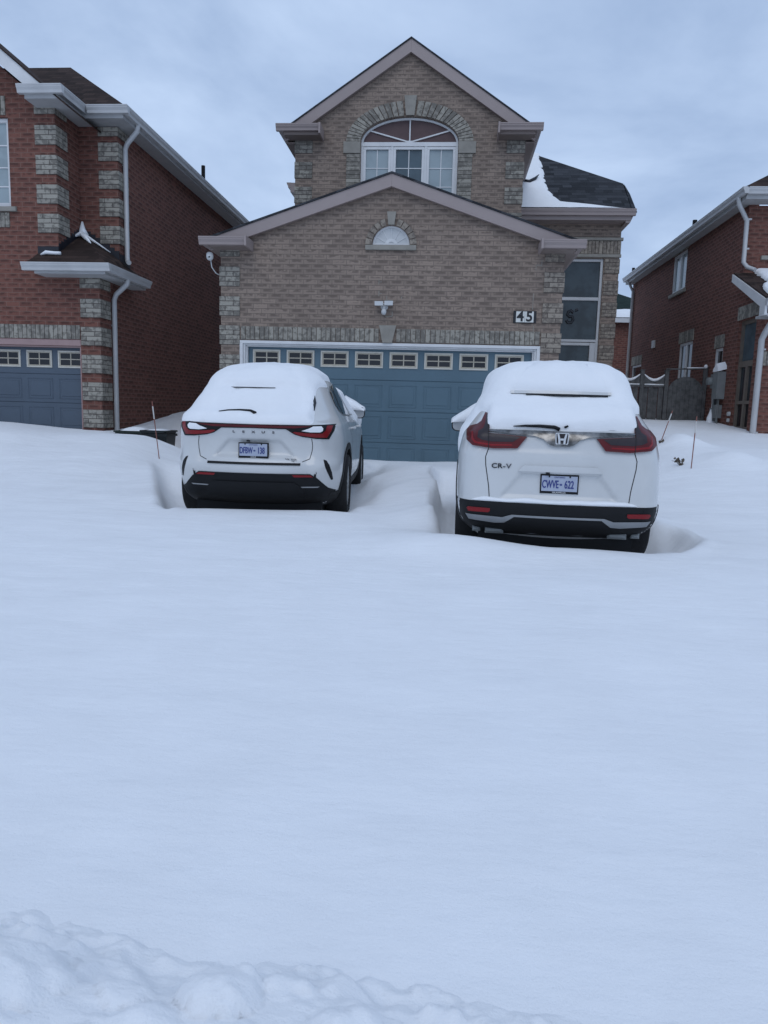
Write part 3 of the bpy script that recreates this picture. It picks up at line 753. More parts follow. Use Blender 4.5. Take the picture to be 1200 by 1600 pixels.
# chrome bar and badge
ch = hc.decal('chrome_bar', [(-.60, 1.182), (.60, 1.182), (.60, 1.168), (.42, 1.150), (.22, 1.138), (.15, 1.115), (.10, 1.070), (.06, 1.058), (-.06, 1.058), (-.10, 1.070), (-.15, 1.115), (-.22, 1.138), (-.42, 1.150), (-.60, 1.168)], 'chrome', off=.030, step=.025, sink=.02)
yb = hc.hit('rear', 0, 1.12)[0].y - .034
mb = MB(); rr_ = [(-.052, .045), (-.044, .052), (.044, .052), (.052, .045), (.047, -.036), (.036, -.047), (-.036, -.047), (-.047, -.036)]
mb.prism(rr_, lambda p: (p[0] * 1.08, yb - .004, 1.118 + p[1] * 1.0), lambda p: (p[0] * 1.12, yb + .02, 1.118 + p[1] * 1.04)); bdg = mb.build('badge', 'tail_dark', hc.root, world=False)
mb = MB(); yf_ = yb - .007
outer_ = [(x * 1.09, z * 1.01) for x, z in rr_]; inner_ = [(x * .93, z * .88) for x, z in rr_]
f2 = lambda p, y: (p[0], y, 1.118 + p[1])
nr = len(rr_)
mb.add([f2(p, yf_) for p in outer_] + [f2(p, yf_) for p in inner_], [(i, (i + 1) % nr, nr + (i + 1) % nr, nr + i) for i in range(nr)])
for sg in (-1, 1):
    mb.prism([(.041 * sg, .044), (.026 * sg, .044), (.014 * sg, .002), (.012 * sg, -.040), (.028 * sg, -.040), (.031 * sg, -.002)], lambda p: f2(p, yf_ - .002), lambda p: f2(p, yf_ + .004))
mb.prism([(-.018, .006), (.018, .006), (.017, -.010), (-.017, -.010)], lambda p: f2(p, yf_ - .002), lambda p: f2(p, yf_ + .004))
mb.build('emblem', 'emblem', bdg, world=False, fix=False)
# lettering CR-V
mb = MB()
for chh, x in (('C', -.545), ('R', -.498), ('-', -.462), ('V', -.425)): add_text(mb, chh, .056, (x, hc.hit('rear', x, .875)[0].y - .006, .875), 1.25, .003, .001); mb.build('lettering', 'letter_grey', hc.root, world=False)
hc.decal('handle_trim', [(-.345, .842), (.345, .842), (.30, .892), (-.30, .892)], 'paint', off=.022, step=.03)
hc.line('recess_edge', [(-.33, .838), (-.50, .625)], .005, 'gap', off=.0005) if False else None
hc.plate_at(-.0, .742, .315, .160, 'CWVE-622', 'ONTARIO', 'DILAWRI.CA', lift=.002)
mb = MB(); yy = hc.hit('rear', -.10, .83)[0].y; mb.box(-.115, -.085, yy - .03, yy, .822, .838); mb.build('reverse_camera', 'black', hc.root, world=False)
for sg in (-1, 1):
    hc.line('panel_gap', [(.600 * sg, 1.02), (.622 * sg, .95), (.618 * sg, .88), (.585 * sg, .70), (.575 * sg, .60)], .0075)
hc.line('panel_gap', [(-.575, .598), (.575, .598)], .006)
# bumper
bump_p = [(-.93, .575), (-.60, .572), (.60, .572), (.93, .575), (.95, .40), (.90, .31), (.60, .27), (-.60, .27), (-.90, .31), (-.95, .40)]
bp = hc.decal('bumper', bump_p, 'black', off=.012, step=.035, sink=.01)
hc.decal('bumper', [(.30, .575), (.56, .575), (.56, .42), (.50, .30), (.30, .26)], 'black', d='right', off=.008, step=.04)
hc.decal('bumper', [(.30, .575), (.56, .575), (.56, .42), (.50, .30), (.30, .26)], 'black', d='left', off=.008, step=.04)
for sd_ in ('right', 'left'):
    hc.decal('side_cladding', [(1.42, .36), (3.2, .36), (3.2, .22), (1.42, .22)], 'black', d=sd_, off=.008, step=.08)
    arch = [(.98 + .50 * math.cos(a), .36 + .50 * math.sin(a)) for a in np.linspace(R(-5), R(185), 20)] + [(.98 + .425 * math.cos(a), .36 + .425 * math.sin(a)) for a in np.linspace(R(185), R(-5), 20)]
    hc.decal('wheel_arch', arch, 'black', d=sd_, off=.010, step=.04)
for sg in (-1, 1):
    hc.decal('reflector', [(x * sg, z) for x, z in ((.565, .515), (.75, .518), (.765, .505), (.75, .478), (.58, .478), (.565, .49))], 'tail_bright', off=.018, step=.03, parent=bp)
sil = [(-.775, .452), (-.46, .442), (-.38, .470), (.38, .470), (.46, .442), (.775, .452), (.745, .405), (.52, .385), (.44, .392), (.36, .452), (-.36, .452), (-.44, .392), (-.52, .385), (-.745, .405)]
hc.decal('skid_trim', sil, 'silver', off=.020, step=.03, parent=bp)
for sg in (-1, 1):
    mb = MB(); mb.box(.44 * sg, .60 * sg, .20, .50, .275, .335, bev=.02); mb.box(.64 * sg, .71 * sg, .22, .50, .285, .335, bev=.02); mb.build('exhaust', 'metal_grey', hc.root, smooth=True, world=False, angle=40)
mb = MB(); mb.tube([(-.45, .24, .31), (-.2, .22, .295), (.2, .22, .295), (.45, .24, .31)], .010, 8); mb.build('underbody_bar', 'metal_grey', hc.root, smooth=True, world=False)
for cc in (hc,):
    mb = MB(); mb.box(-.66, .66, .30, 4.2, .10, .33); mb.build('underbody', 'black', cc.root, world=False)
# rear snow ledge on the bumper
def ledge(car, z, x0, x1, th, dep, name, label):
    mb = MB(); n = 60; ring = 10; vs_ = []
    for i in range(n + 1):
        x = x0 + (x1 - x0) * i / n; e = min(1, min(i, n - i) / 5) ** .5
        y = car.hit('rear', x, z + .02)[0].y
        t = th * e * (1 + .35 * noise.noise(Vector((x * 6, 3, z)))) ; dp = dep * e * (1 + .4 * noise.noise(Vector((x * 9, 7, z))))
        for k in range(ring):
            a = 2 * PI * k / ring; vs_.append((x, y + .01 - dp * max(-.3, math.cos(a)), z + t * .5 + t * .55 * math.sin(a)))
    mb.add(vs_, [(i * ring + k, i * ring + (k + 1) % ring, (i + 1) * ring + (k + 1) % ring, (i + 1) * ring + k) for i in range(n) for k in range(ring)])
    o = mb.build(name, 'snow_car', None, smooth=True)
    c = car.p; o.matrix_world = Matrix.Translation((c['x'], c['y'], c['g'])) @ Matrix.Rotation(-R(c['yaw']), 4, 'Z')
    tag(o, label, 'snow', kind='stuff')
ledge(hc, .572, -.74, .66, .036, .045, 'snow_strip', 'thin strip of snow lying along the black bumper of the right car')
# spoiler lip and slot, wiper
def yS(x, z): return hc.hit('rear', x, z, hc.stree)[0].y
mb = MB(); n = 30
pr = []
for i in range(n + 1):
    x = -.43 + .86 * i / n; y = hc.hit('rear', x, 1.49)[0].y - .055; pr.append((x, y))
for (z0_, z1_, dy, mt) in ((1.497, 1.522, 0, 0),):
    vs_ = []
    for x, y in pr: vs_ += [(x, y, z0_), (x, y + .01, z1_), (x, y + .14, z1_), (x, y + .12, z0_)]
    mb.add(vs_, [(i * 4 + k, i * 4 + (k + 1) % 4, (i + 1) * 4 + (k + 1) % 4, (i + 1) * 4 + k) for i in range(n) for k in range(4)] + [(0, 1, 2, 3), (n * 4, n * 4 + 1, n * 4 + 2, n * 4 + 3)])
sp = mb.build('spoiler', 'paint', hc.root, world=False)
hc.decal('rear_window', [(-.42, 1.492), (.42, 1.492), (.52, 1.20), (-.52, 1.20)], 'car_glass', off=.004, step=.05)
hc.decal('shadow_slot', [(-.30, 1.497), (.40, 1.497), (.40, 1.482), (-.30, 1.485)], 'black', off=.066, step=.03)  # black strip standing in for the shadow gap below the spoiler lip
def wiper(car, pts, tree, offy=.012, rs=(.004, .010, .014, .016, .017)):
    mb = MB(); P3 = []
    for x, z in pts:
        h = car.hit('rear', x, z, tree)[0]; P3.append((x, h.y - offy, z))
    mb.tube(P3, list(rs)[:len(P3)], 8); return mb.build('wiper', 'black', car.root, smooth=True, world=False)
wiper(hc, [(-.40, 1.212), (-.30, 1.219), (-.18, 1.220), (-.06, 1.214), (-.018, 1.196)], hc.stree)
mb = MB(); h = hc.hit('rear', .035, 1.222, hc.stree)[0]; mb.tube([(.02, h.y - .006, 1.214), (.05, h.y - .006, 1.228)], [.010, .008], 8); mb.build('wiper_pivot', 'black', hc.root, world=False, smooth=True)
hc.mirror(-1, 2.85, 1.165, .86, 1.075)
hc.mirror(1, 2.85, 1.165, .86, 1.075)

# snow wedge from roof down on to the left mirror
def wedge(car, sg, y, z, xin, xout, name, label, ztop=1.34, xtop=.80):
    mb = MB(); vs_ = []; n = 14; m_ = 10
    for i in range(n + 1):
        u = i / n
        xa = xout + (xtop - xout) * u; za = z + .075 + (ztop - z - .075) * (u ** .95)
        for k in range(m_ + 1):
            q = k / m_; a = (q - .5) * PI
            yy_ = y + .10 + .12 * math.sin(a) * (1 + .8 * u) + .15 * u; zz_ = za - (1 - math.cos(a)) * .05
            vs_.append((sg * xa, yy_, zz_ + .008 * noise.noise(Vector((xa * 9, yy_ * 9, 1)))))
        for k in range(m_ + 1):
            q = 1 - k / m_; a = (q - .5) * PI
            vs_.append((sg * (xa - .02), y + .08 + .12 * math.sin(a), z + .02 + (za - z) * .1))
    r_ = 2 * (m_ + 1)
    mb.add(vs_, [(i * r_ + k, i * r_ + (k + 1) % r_, (i + 1) * r_ + (k + 1) % r_, (i + 1) * r_ + k) for i in range(n) for k in range(r_)] + [tuple(range(r_)), tuple(range(n * r_, (n + 1) * r_))])
    o = mb.build(name, 'snow_car', None, smooth=True)
    c = car.p; o.matrix_world = Matrix.Translation((c['x'], c['y'], c['g'])) @ Matrix.Rotation(-R(c['yaw']), 4, 'Z')
    tag(o, label, 'snow', kind='stuff')
wedge(hc, -1, 2.85, 1.165, .86, 1.08, 'snow_drift', 'wedge of snow from side window to left mirror of the right car', 1.52, .66)

# ---- coupe-like SUV on the left
lv = [
    (.17, .74, .50, .10, .20, 4.3), (.22, .82, .28, .20, .35, 4.4), (.30, .88, .12, .28, .45, 4.5), (.40, .905, .05, .32, .50, 4.55), (.50, .92, .02, .34, .50, 4.55), (.565, .925, -.005, .34, .50, 4.55), (.62, .925, -.02, .34, .50, 4.55),
    (.672, .925, -.015, .34, .50, 4.55), (.70, .925, .02, .34, .50, 4.55), (.80, .93, .055, .34, .50, 4.5), (.92, .93, .045, .34, .50, 4.4), (.99, .92, .015, .33, .50, 4.1), (1.05, .91, -.005, .33, .50, 3.8), (1.085, .90, .005, .34, .52, 3.65),
    (1.11, .875, .07, .36, .55, 3.55), (1.15, .85, .14, .36, .55, 3.45), (1.20, .82, .19, .34, .55, 3.3), (1.28, .775, .27, .30, .50, 3.1), (1.36, .735, .36, .28, .48, 2.9), (1.45, .695, .47, .28, .48, 2.7), (1.51, .665, .55, .28, .48, 2.5),
    (1.56, .63, .66, .30, .50, 2.35), (1.60, .56, .80, .32, .50, 2.2), (1.63, .44, 1.0, .26, .45, 2.05), (1.645, .28, 1.2, .18, .3, 1.95), (1.655, .03, 1.5, .02, .05, 1.8)]
lc = Car('lexus', lv, recess=[(.905, .715, .27, .44, .030)], bow=.08)
tag(lc.root, 'white SUV with full-width thin red light bar, parked on the left of the drive', 'car', 'snow covered cars parked on the drive')
lc.body([(.95, .365, .435), (3.62, .365, .435)])
for sg in (-1, 1):
    for wy in (.95, 3.62): lc.wheel(wy, sg, .365, .925)
def T_l(x, y, z, n):
    ax = np.abs(x)
    bulk = 1 - .55 * smooth(.35, .62, x)
    ov = 1.452 + .012 * x
    roof = (.062 * smooth(ov, ov + .014, z) + .050 * smooth(1.46, 1.64, z)) * bulk
    glass = .05 * smooth(1.075, 1.10, z) * smooth(.64, .55, x) * (y < 1.2)
    glass = glass * (.6 + .8 * smooth(1.30, 1.12, z)) - .028 * np.exp(-((x + .05) / .22) ** 2 - ((z - 1.19) / .045) ** 2) * (y < 1.2) + .010 * np.sin(x * 6 - z * 8) * (glass > .02)
    left = .05 * smooth(1.09, 1.16, z) * (x < -.3)
    front = .10 * smooth(.98, 1.08, z) * smooth(3.05, 3.25, y)
    lim = 1.585 - .30 * smooth(1.9, 2.6, y) - .22 * smooth(2.3, 2.8, y)
    rs = .06 * smooth(lim, lim + .04, z) * (x > .3) * smooth(1.1, 1.7, y)
    t = np.maximum.reduce([roof, glass, left, front, rs])
    t = t * (1 - .9 * np.exp(-((z - 1.445) / .012) ** 2) * smooth(.30, .20, x) * smooth(-.50, -.36, x) * (y < 1.0))
    t = t * (1 - smooth(.56, .585, x) * smooth(1.53, 1.46, z) * (y < 1.9))
    t = t * (1 - smooth(.50, .60, x) * smooth(1.60, 1.57, z) * smooth(.9, 1.2, y) * (y < 2.3))
    return np.where(t > .004, t, -.006)
ls = lc.snow(T_l, 'thick smooth snow over roof and rear window of the left car')
# full-width lamp
lo = [(0, 1.066), (.55, 1.070), (.70, 1.078), (.825, 1.088), (.815, 1.02), (.765, .925), (.64, .928), (.50, .945), (.42, .968), (.335, 1.022), (0, 1.026)]
fl = lo + [(-x, z) for x, z in lo[-2:0:-1]]
la = lc.decal('tail_light', fl, 'black', off=.010, step=.025, sink=.02)
lc.decal('lamp_lens', [(-.60, 1.058), (.60, 1.058), (.55, 1.050), (.42, 1.034), (-.42, 1.034), (-.55, 1.050)], 'tail_red', off=.0125, step=.02, parent=la)
for sg in (-1, 1):
    lc.decal('lamp_lens', [(x * sg, z) for x, z in ((.40, .990), (.46, .962), (.62, .944), (.745, .942), (.785, 1.01), (.80, 1.072), (.745, 1.070), (.735, 1.02), (.70, .985), (.55, .985), (.42, .998))], 'tail_bright', off=.0130, step=.02, parent=la)
# snow packed in the lamp notches
for sg in (-1, 1):
    o = lc.decal('snow_patch', [(x * sg, z) for x, z in ((.49, 1.008), (.57, 1.036), (.61, 1.058), (.69, 1.062), (.71, 1.040), (.705, 1.012), (.68, .998), (.58, .996))], 'snow_car', off=.017, step=.02)
    o.parent = None; o.matrix_world = Matrix.Translation((lc.p['x'], lc.p['y'], lc.p['g'])) @ Matrix.Rotation(-R(lc.p['yaw']), 4, 'Z')
    tag(o, 'small patch of snow caught in the %s end of the long red light bar' % ('right' if sg > 0 else 'left'), 'snow', kind='stuff')
mb = MB()
for i, chh in enumerate('LEXUS'):
    x = -.205 + .1025 * i; y = lc.hit('rear', x, .985)[0].y - .004; add_text(mb, chh, .034, (x, y, .985), 1.5, .002, .0008)
mb.build('lettering', 'letter_grey', lc.root, world=False)
mb = MB(); y = lc.hit('rear', .40, .70)[0].y - .004; add_text(mb, 'NX 350h', .024, (.385, y, .712), 1.35, .0015, .0004); add_text(mb, 'AWD', .016, (.395, y - .003, .688), 1.35, .0015, .0004); mb.build('lettering', 'letter_grey', lc.root, world=False)
lc.plate_at(.0, .797, .310, .158, 'DFBW-138', 'ONTARIO', 'LEXUS', lift=.002)
mb = MB(); yy = lc.hit('rear', -.06, .895)[0].y; mb.box(-.075, -.045, yy - .02, yy, .885, .900); mb.build('reverse_camera', 'black', lc.root, world=False)
for sg in (-1, 1):
    lc.line('panel_gap', [(.590 * sg, .93), (.600 * sg, .86), (.595 * sg, .80), (.575 * sg, .72), (.50 * sg, .688)], .007)
lc.decal('bumper_strip', [(-.485, .676), (.485, .676), (.485, .652), (-.485, .652)], 'black', off=.010, step=.03)
bl = [(-.585, .562), (.585, .562), (.66, .515), (.76, .415), (.86, .365), (.95, .35), (.95, .18), (.5, .165), (-.5, .165), (-.95, .18), (-.95, .35), (-.86, .365), (-.76, .415), (-.66, .515)]
lb = lc.decal('lower_bumper', bl, 'black', off=.008, step=.035, sink=.01)
lc.decal('diffuser', [(-.42, .47), (.42, .47), (.52, .40), (.52, .30), (-.52, .30), (-.52, .40)], 'black', off=.020, step=.04, parent=lb)
for sg in (-1, 1):
    lc.decal('reflector', [(x * sg, z) for x, z in ((.40, .552), (.585, .552), (.615, .530), (.42, .528))], 'tail_bright', off=.014, step=.03, parent=lb)
    lc.decal('bumper_slit', [(x * sg, z) for x, z in ((.46, .425), (.68, .430), (.66, .418), (.47, .413))], 'silver', off=.016, step=.03, parent=lb)
    lc.decal('bumper_vent', [(x * sg, z) for x, z in ((.715, .715), (.745, .705), (.775, .66), (.80, .58), (.81, .50), (.79, .495), (.765, .56), (.735, .64))], 'black', off=.004, step=.02)
for sd_ in ('right', 'left'):
    lc.decal('side_cladding', [(1.42, .40), (3.2, .42), (3.2, .18), (1.42, .18)], 'black', d=sd_, off=.008, step=.08)
    lc.decal('lower_bumper', [(.28, .36), (.53, .37), (.53, .2), (.28, .2)], 'black', d=sd_, off=.008, step=.04)
    for wy in (.95, 3.62):
        arch = [(wy + .50 * math.cos(a), .365 + .50 * math.sin(a)) for a in np.linspace(R(-5), R(185), 20)] + [(wy + .43 * math.cos(a), .365 + .43 * math.sin(a)) for a in np.linspace(R(185), R(-5), 20)]
        lc.decal('wheel_arch', arch, 'black', d=sd_, off=.010, step=.04)
    lc.decal('side_window', [(.92, 1.30), (1.00, 1.42), (1.22, 1.50), (1.7, 1.545), (2.3, 1.53), (2.75, 1.42), (3.0, 1.27), (3.02, 1.19), (1.7, 1.175), (1.15, 1.19), (.97, 1.24)], 'car_glass', d=sd_, off=.004, step=.05)
    lc.line('window_pillar', [(1.20, 1.19), (1.32, 1.50)], .035, 'black', d=sd_, off=.008)
    lc.line('window_pillar', [(2.08, 1.18), (2.06, 1.54)], .05, 'black', d=sd_, off=.008)
    lc.line('window_trim', [(3.0, 1.185), (1.7, 1.17), (1.15, 1.185), (.96, 1.235), (.91, 1.30), (.99, 1.425), (1.21, 1.507)], .014, 'chrome', d=sd_, off=.009)
    lc.line('panel_gap', [(1.52, .70), (1.40, .90), (1.22, 1.02), (1.12, 1.15)], .008, d=sd_)
    lc.line('panel_gap', [(2.10, .42), (2.12, 1.15)], .008, d=sd_)
    lc.line('panel_gap', [(3.14, .42), (3.12, 1.10)], .008, d=sd_)
    sg = 1 if sd_ == 'right' else -1
    for hy in (1.42, 2.42):
        h = lc.hit(sd_, hy, 1.02)[0]; mb = MB(); x = h.x
        mb.tube([(x - .005 * sg, hy - .02, 1.02), (x + .035 * sg, hy + .02, 1.022), (x + .04 * sg, hy + .12, 1.024), (x + .035 * sg, hy + .18, 1.024), (x - .005 * sg, hy + .22, 1.022)], [.012, .014, .015, .014, .012], 8)
        mb.build('door_handle', 'paint', lc.root, smooth=True, world=False)
lc.mirror(1, 2.85, 1.20, .83, .99); lc.mirror(-1, 2.85, 1.20, .83, 1.01)
mb = MB(); mb.box(-.68, .68, .35, 4.2, .09, .33); mb.build('underbody', 'black', lc.root, world=False)
wedge(lc, 1, 2.85, 1.20, .84, .985, 'snow_drift', 'wedge of snow from side window to right mirror of the left car', 1.44, .70)
lc.line('window_edge', [(.43, 1.447), (.50, 1.425), (.56, 1.37), (.585, 1.30), (.578, 1.22)], .028, 'car_glass', off=.012)
wiper(lc, [(-.375, 1.19), (-.28, 1.203), (-.16, 1.207), (-.05, 1.200), (.008, 1.180)], lc.stree, .016, (.004, .008, .012, .017, .020))
lc.decal('shadow_strip', [(-.40, 1.449), (.15, 1.451), (.15, 1.4545), (-.38, 1.452)], 'black', off=.058, step=.04)  # black strip painted in as the soft shadow under the roof snow overhang

# ------------------------------------------------------------------ house 45
H = empty('house', (-1.06, 12.7, .5), 'beige brick two-storey house with a blue double garage and taupe gables, in the middle', 'house', 'brick houses on the street')
XC = -1.06; GY = 12.7
gl, gr = -3.95, 1.80
def groof(x): return 5.42 - .34 * abs(x - XC)
# garage front wall with door notch and fanlight hole
fanc, fanz, fanr = -1.055, 4.315, .315
fan = [(fanc + fanr * math.cos(a), fanz + fanr * math.sin(a)) for a in np.linspace(0, PI, 19)]
outer = [(gl, .2), (-3.62, .2), (-3.62, 2.72), (1.49, 2.72), (1.49, .2), (gr, .2), (gr, groof(gr) - .16), (XC, groof(XC) - .16), (gl, groof(gl) - .16)]
slab(outer, [fan], GY, GY + .22).build('wall', 'brick_beige', H)
mb = MB(); mb.box(gl, gl + .2, GY + .22, 15.9, .2, 4.2); mb.build('wall', 'brick_beige', H)
mb = MB(); mb.box(gr - .2, gr, GY + .22, 18.1, .2, 4.2); mb.build('wall', 'brick_beige', H)
# quoins
zb = 2.955 - .327
for k in range(4):
    z0 = 1.65 + .4902 * k - .0
for z1 in (3.94, 3.45, 2.965, 2.475, 1.985, 1.495, 1.005):
    quoin_block(H, gl - .012, gl + .33, GY, z1 - .327, 4, side=gl, sx_=-1)
quoin_block(H, gl - .012, gl + .33, GY, 4.10, 2)
for z1 in (3.91, 3.42, 2.935, 2.445, 1.955, 1.465, .975):
    quoin_block(H, gr - .31, gr + .012, GY, z1 - .327, 4, side=gr, sx_=1, mat='quoin_warm')
quoin_block(H, gr - .31, gr + .012, GY, 4.07, 2, mat='quoin_warm')
# soldier course over the door
for (a, b) in ((-3.60, -1.215), (-.925, 1.47)):
    mb = MB(); bricks_row(mb, a, b, 2.735, 2.955, GY, 29); mb.build('soldier_course', 'quoin', H)
mb = MB(); mb.prism([(-.08, 2.722), (.08, 2.722), (.145, 3.01), (-.145, 3.01)], lambda p: (-1.07 + p[0], GY - .045, p[1]), lambda p: (-1.07 + p[0], GY + .02, p[1])); mb.build('keystone', 'stone', H)
# fanlight
for sg in (-1, 1):
    mb = MB()
    for k in range(5):
        a0 = R(90) + sg * R(15 + 15.1 * k); a1 = R(90) + sg * R(15 + 15.1 * (k + 1) - 2.2)
        r0, r1 = fanr + .008, fanr + .115
        mb.prism([(r0 * math.cos(a0), r0 * math.sin(a0)), (r1 * math.cos(a0), r1 * math.sin(a0)), (r1 * math.cos(a1), r1 * math.sin(a1)), (r0 * math.cos(a1), r0 * math.sin(a1))],
                 lambda p: (fanc + p[0], GY - .022, fanz + p[1]), lambda p: (fanc + p[0], GY + .02, fanz + p[1]))
    mb.build('arch', 'quoin_warm', H)
mb = MB(); mb.prism([(-.05, fanr + .005), (.05, fanr + .005), (.075, fanr + .21), (-.075, fanr + .21)], lambda p: (fanc + p[0], GY - .045, fanz + p[1]), lambda p: (fanc + p[0], GY + .02, fanz + p[1])); mb.build('keystone', 'stone', H)
mb = MB(); mb.box(fanc - .425, fanc + .425, GY - .05, GY + .02, fanz - .085, fanz - .004, bev=.006); mb.build('sill', 'stone', H)
mb = MB(); mb.prism([(fanr * .995 * math.cos(a), fanr * .995 * math.sin(a)) for a in np.linspace(0, PI, 19)], lambda p: (fanc + p[0], GY + .06, fanz + .003 + p[1]), lambda p: (fanc + p[0], GY + .09, fanz + .003 + p[1])); fw = mb.build('window', 'pvc', H)
mb = MB()
ra = [(fanr * .985, fanr * .87)]
for (ro, ri, yy) in ((fanr * .985, fanr * .88, GY + .045), (.11, .06, GY + .05)):
    an = np.linspace(0, PI, 25)
    vs_ = [(fanc + r_ * math.cos(a), yd, fanz + .005 + r_ * math.sin(a)) for a in an for (r_, yd) in ((ro, yy), (ri, yy), (ri, GY + .062), (ro, GY + .062))]
    mb.add(vs_, [(i * 4 + k, i * 4 + (k + 1) % 4, i * 4 + 4 + (k + 1) % 4, i * 4 + 4 + k) for i in range(24) for k in range(4)])
for a in (30, 60, 90, 120, 150):
    a = R(a - 0); mb.tube([(fanc + .1 * math.cos(a), GY + .055, fanz + .1 * math.sin(a)), (fanc + fanr * .9 * math.cos(a), GY + .055, fanz + fanr * .9 * math.sin(a))], .007, 4)
mb.box(fanc - fanr * .98, fanc + fanr * .98, GY + .03, GY + .062, fanz + .004, fanz + .035); mb.build('window_frame', 'white_trim', fw)
# pale mortar repairs
mb = MB()
for (x, z, dx, dzz) in ((-1.24, 3.72, .012, .09), (-1.215, 3.72, .05, .010), (-1.235, 3.53, .012, .09), (-1.21, 3.53, .05, .010), (-1.10, 3.46, .012, .075), (-1.05, 3.425, .10, .010), (-1.005, 3.385, .012, .08), (-1.00, 3.20, .012, .08), (-1.06, 3.16, .11, .010), (-.85, 3.47, .012, .03), (1.44, 4.05, .010, .10), (1.39, 4.02, .09, .010), (1.35, 3.98, .010, .09), (1.33, 3.44, .010, .26), (1.36, 2.98, .010, .14)):
    mb.box(x - dx / 2, x + dx / 2, GY - .003, GY + .005, z - dzz / 2, z + dzz / 2)
mb.build('mortar_repair', 'stone', H)
# garage door
def garage_door(parent, x0, x1, z0, z1, y, ncol, first, pitch, ww, wh, wz, mat, secs, frame_mat='cream', panes=True):
    d = MB(); root_o = None
    mb = MB(); mb.box(x0, x1, y + .03, y + .06, z0, z1); door = mb.build('garage_door', mat, parent)
    for i, (a, b) in enumerate(secs):
        mb = MB(); mb.box(x0, x1, y, y + .028, a + .0025, b - .0025, bev=.005)
        if i > 0:
            for k in range(ncol):
                px0 = first + k * pitch; px1 = px0 + ww; m0, m1 = a + .07, b - .075
                if px1 < x0 or px0 > x1: continue
                px0 = max(px0, x0 + .02)
                # groove ring then raised field
                t = .02
                for (q0, q1, r0, r1) in ((px0, px1, m1 - t, m1), (px0, px1, m0, m0 + t), (px0, px0 + t, m0 + t, m1 - t), (px1 - t, px1, m0 + t, m1 - t)):
                    mb.box(q0, q1, y - .007, y + .01, r0, r1, bev=.0065)
                mb.box(px0 + .05, px1 - .05, y - .008, y + .01, m0 + .05, m1 - .05, bev=.0078)
        mb.build('door_section', mat, door)
    for k in range(ncol):
        px0 = first + k * pitch; px1 = px0 + ww
        if px1 < x0 or px0 > x1: continue
        c0, c1 = wz, wz + wh
        mb = MB(); t = .026
        for (q0, q1, r0, r1, yy) in ((px0, px1, c1 - t, c1, .018), (px0, px1, c0, c0 + t, .018), (px0, px0 + t, c0 + t, c1 - t, .018), (px1 - t, px1, c0 + t, c1 - t, .018)):
            mb.box(q0, q1, y - yy, y + .01, r0, r1, bev=.005)
        t2 = t + .022; mid = (px0 + px1) / 2; mz = (c0 + c1) / 2
        for (q0, q1, r0, r1) in ((px0 + t, px1 - t, c1 - t2, c1 - t), (px0 + t, px1 - t, c0 + t, c0 + t2), (px0 + t, px0 + t2, c0 + t2, c1 - t2), (px1 - t2, px1 - t, c0 + t2, c1 - t2), (mid - .010, mid + .010, c0 + t2, c1 - t2), (px0 + t2, mid - .010, mz - .009, mz + .009), (mid + .010, px1 - t2, mz - .009, mz + .009)):
            mb.box(q0, q1, y - .010, y + .01, r0, r1, bev=.003, mi=1)
        w_ = mb.build('window_frame', ['cream_light', frame_mat], door)
        mb = MB(); mb.box(px0 + t, px1 - t, y - .004, y + .012, c0 + t, c1 - t); mb.build('pane', 'pane_dark', door)
    return door
garage_door(H, -3.50, 1.37, .45, 2.64, GY + .13, 8, -3.42, .5965, .485, .275, 2.305, 'door_blue', [(2.10, 2.64), (1.57, 2.10), (1.03, 1.57), (.50, 1.03)])
mb = MB()
for (a, b, y0, y1) in ((-3.62, -3.565, -.012, .14), (-3.565, -3.53, .02, .14), (-3.53, -3.50, .06, .14), (1.435, 1.49, -.012, .14), (1.40, 1.435, .02, .14), (1.37, 1.40, .06, .14)):
    mb.box(a, b, GY + y0, GY + y1, .3, 2.716, bev=.004)
for (a, b, y0) in ((2.668, 2.718, -.014), (2.642, 2.668, .018), (2.62, 2.642, .055)):
    mb.box(-3.618 + (2.718 - b) * 1.0, 1.488 - (2.718 - b) * 1.0, GY + y0, GY + .142, a, b, bev=.004)
mb.build('door_frame', 'white_trim', H)
# garage roof
def gable_roof(parent, xc, half, zr, slope, y0, y1, mat, th=.03, name='roof', lip=.012, xl=None, xr=None):
    for sg in (-1, 1):
        mb = MB(); hf = half
        pr_ = [(0, zr), (hf, zr - slope * hf), (hf, zr - slope * hf - th), (0, zr - th)]
        mb.prism(pr_, lambda p: (xc + sg * p[0], y0, p[1]), lambda p: (xc + sg * p[0], y1, p[1])); mb.build(name, mat, parent)
def rake(parent, xc, half, zr, slope, y, depth, mat, th=.05):
    mb = MB()
    for sg in (-1, 1):
        mb.prism([(0, zr), (half, zr - slope * half), (half, zr - slope * half - depth), (0, zr - depth)], lambda p: (xc + sg * p[0] + (sg * .001), y, p[1]), lambda p: (xc + sg * p[0] + (sg * .001), y + th, p[1]))
    return mb.build('fascia', mat, parent)
gable_roof(H, XC, 3.14, 5.443, .34, GY - .14, 15.9, 'shingle_black')
rake(H, XC, 3.03, 5.410, .34, GY - .12, .195, 'taupe')
mb = MB()
for sg in (-1, 1):
    mb.prism([(0, 5.24), (2.9, 5.24 - .34 * 2.9), (2.9, 5.22 - .34 * 2.9), (0, 5.22)], lambda p: (XC + sg * p[0], GY - .07, p[1]), lambda p: (XC + sg * p[0], GY - .002, p[1]))
mb.build('soffit', 'taupe_dark', H)
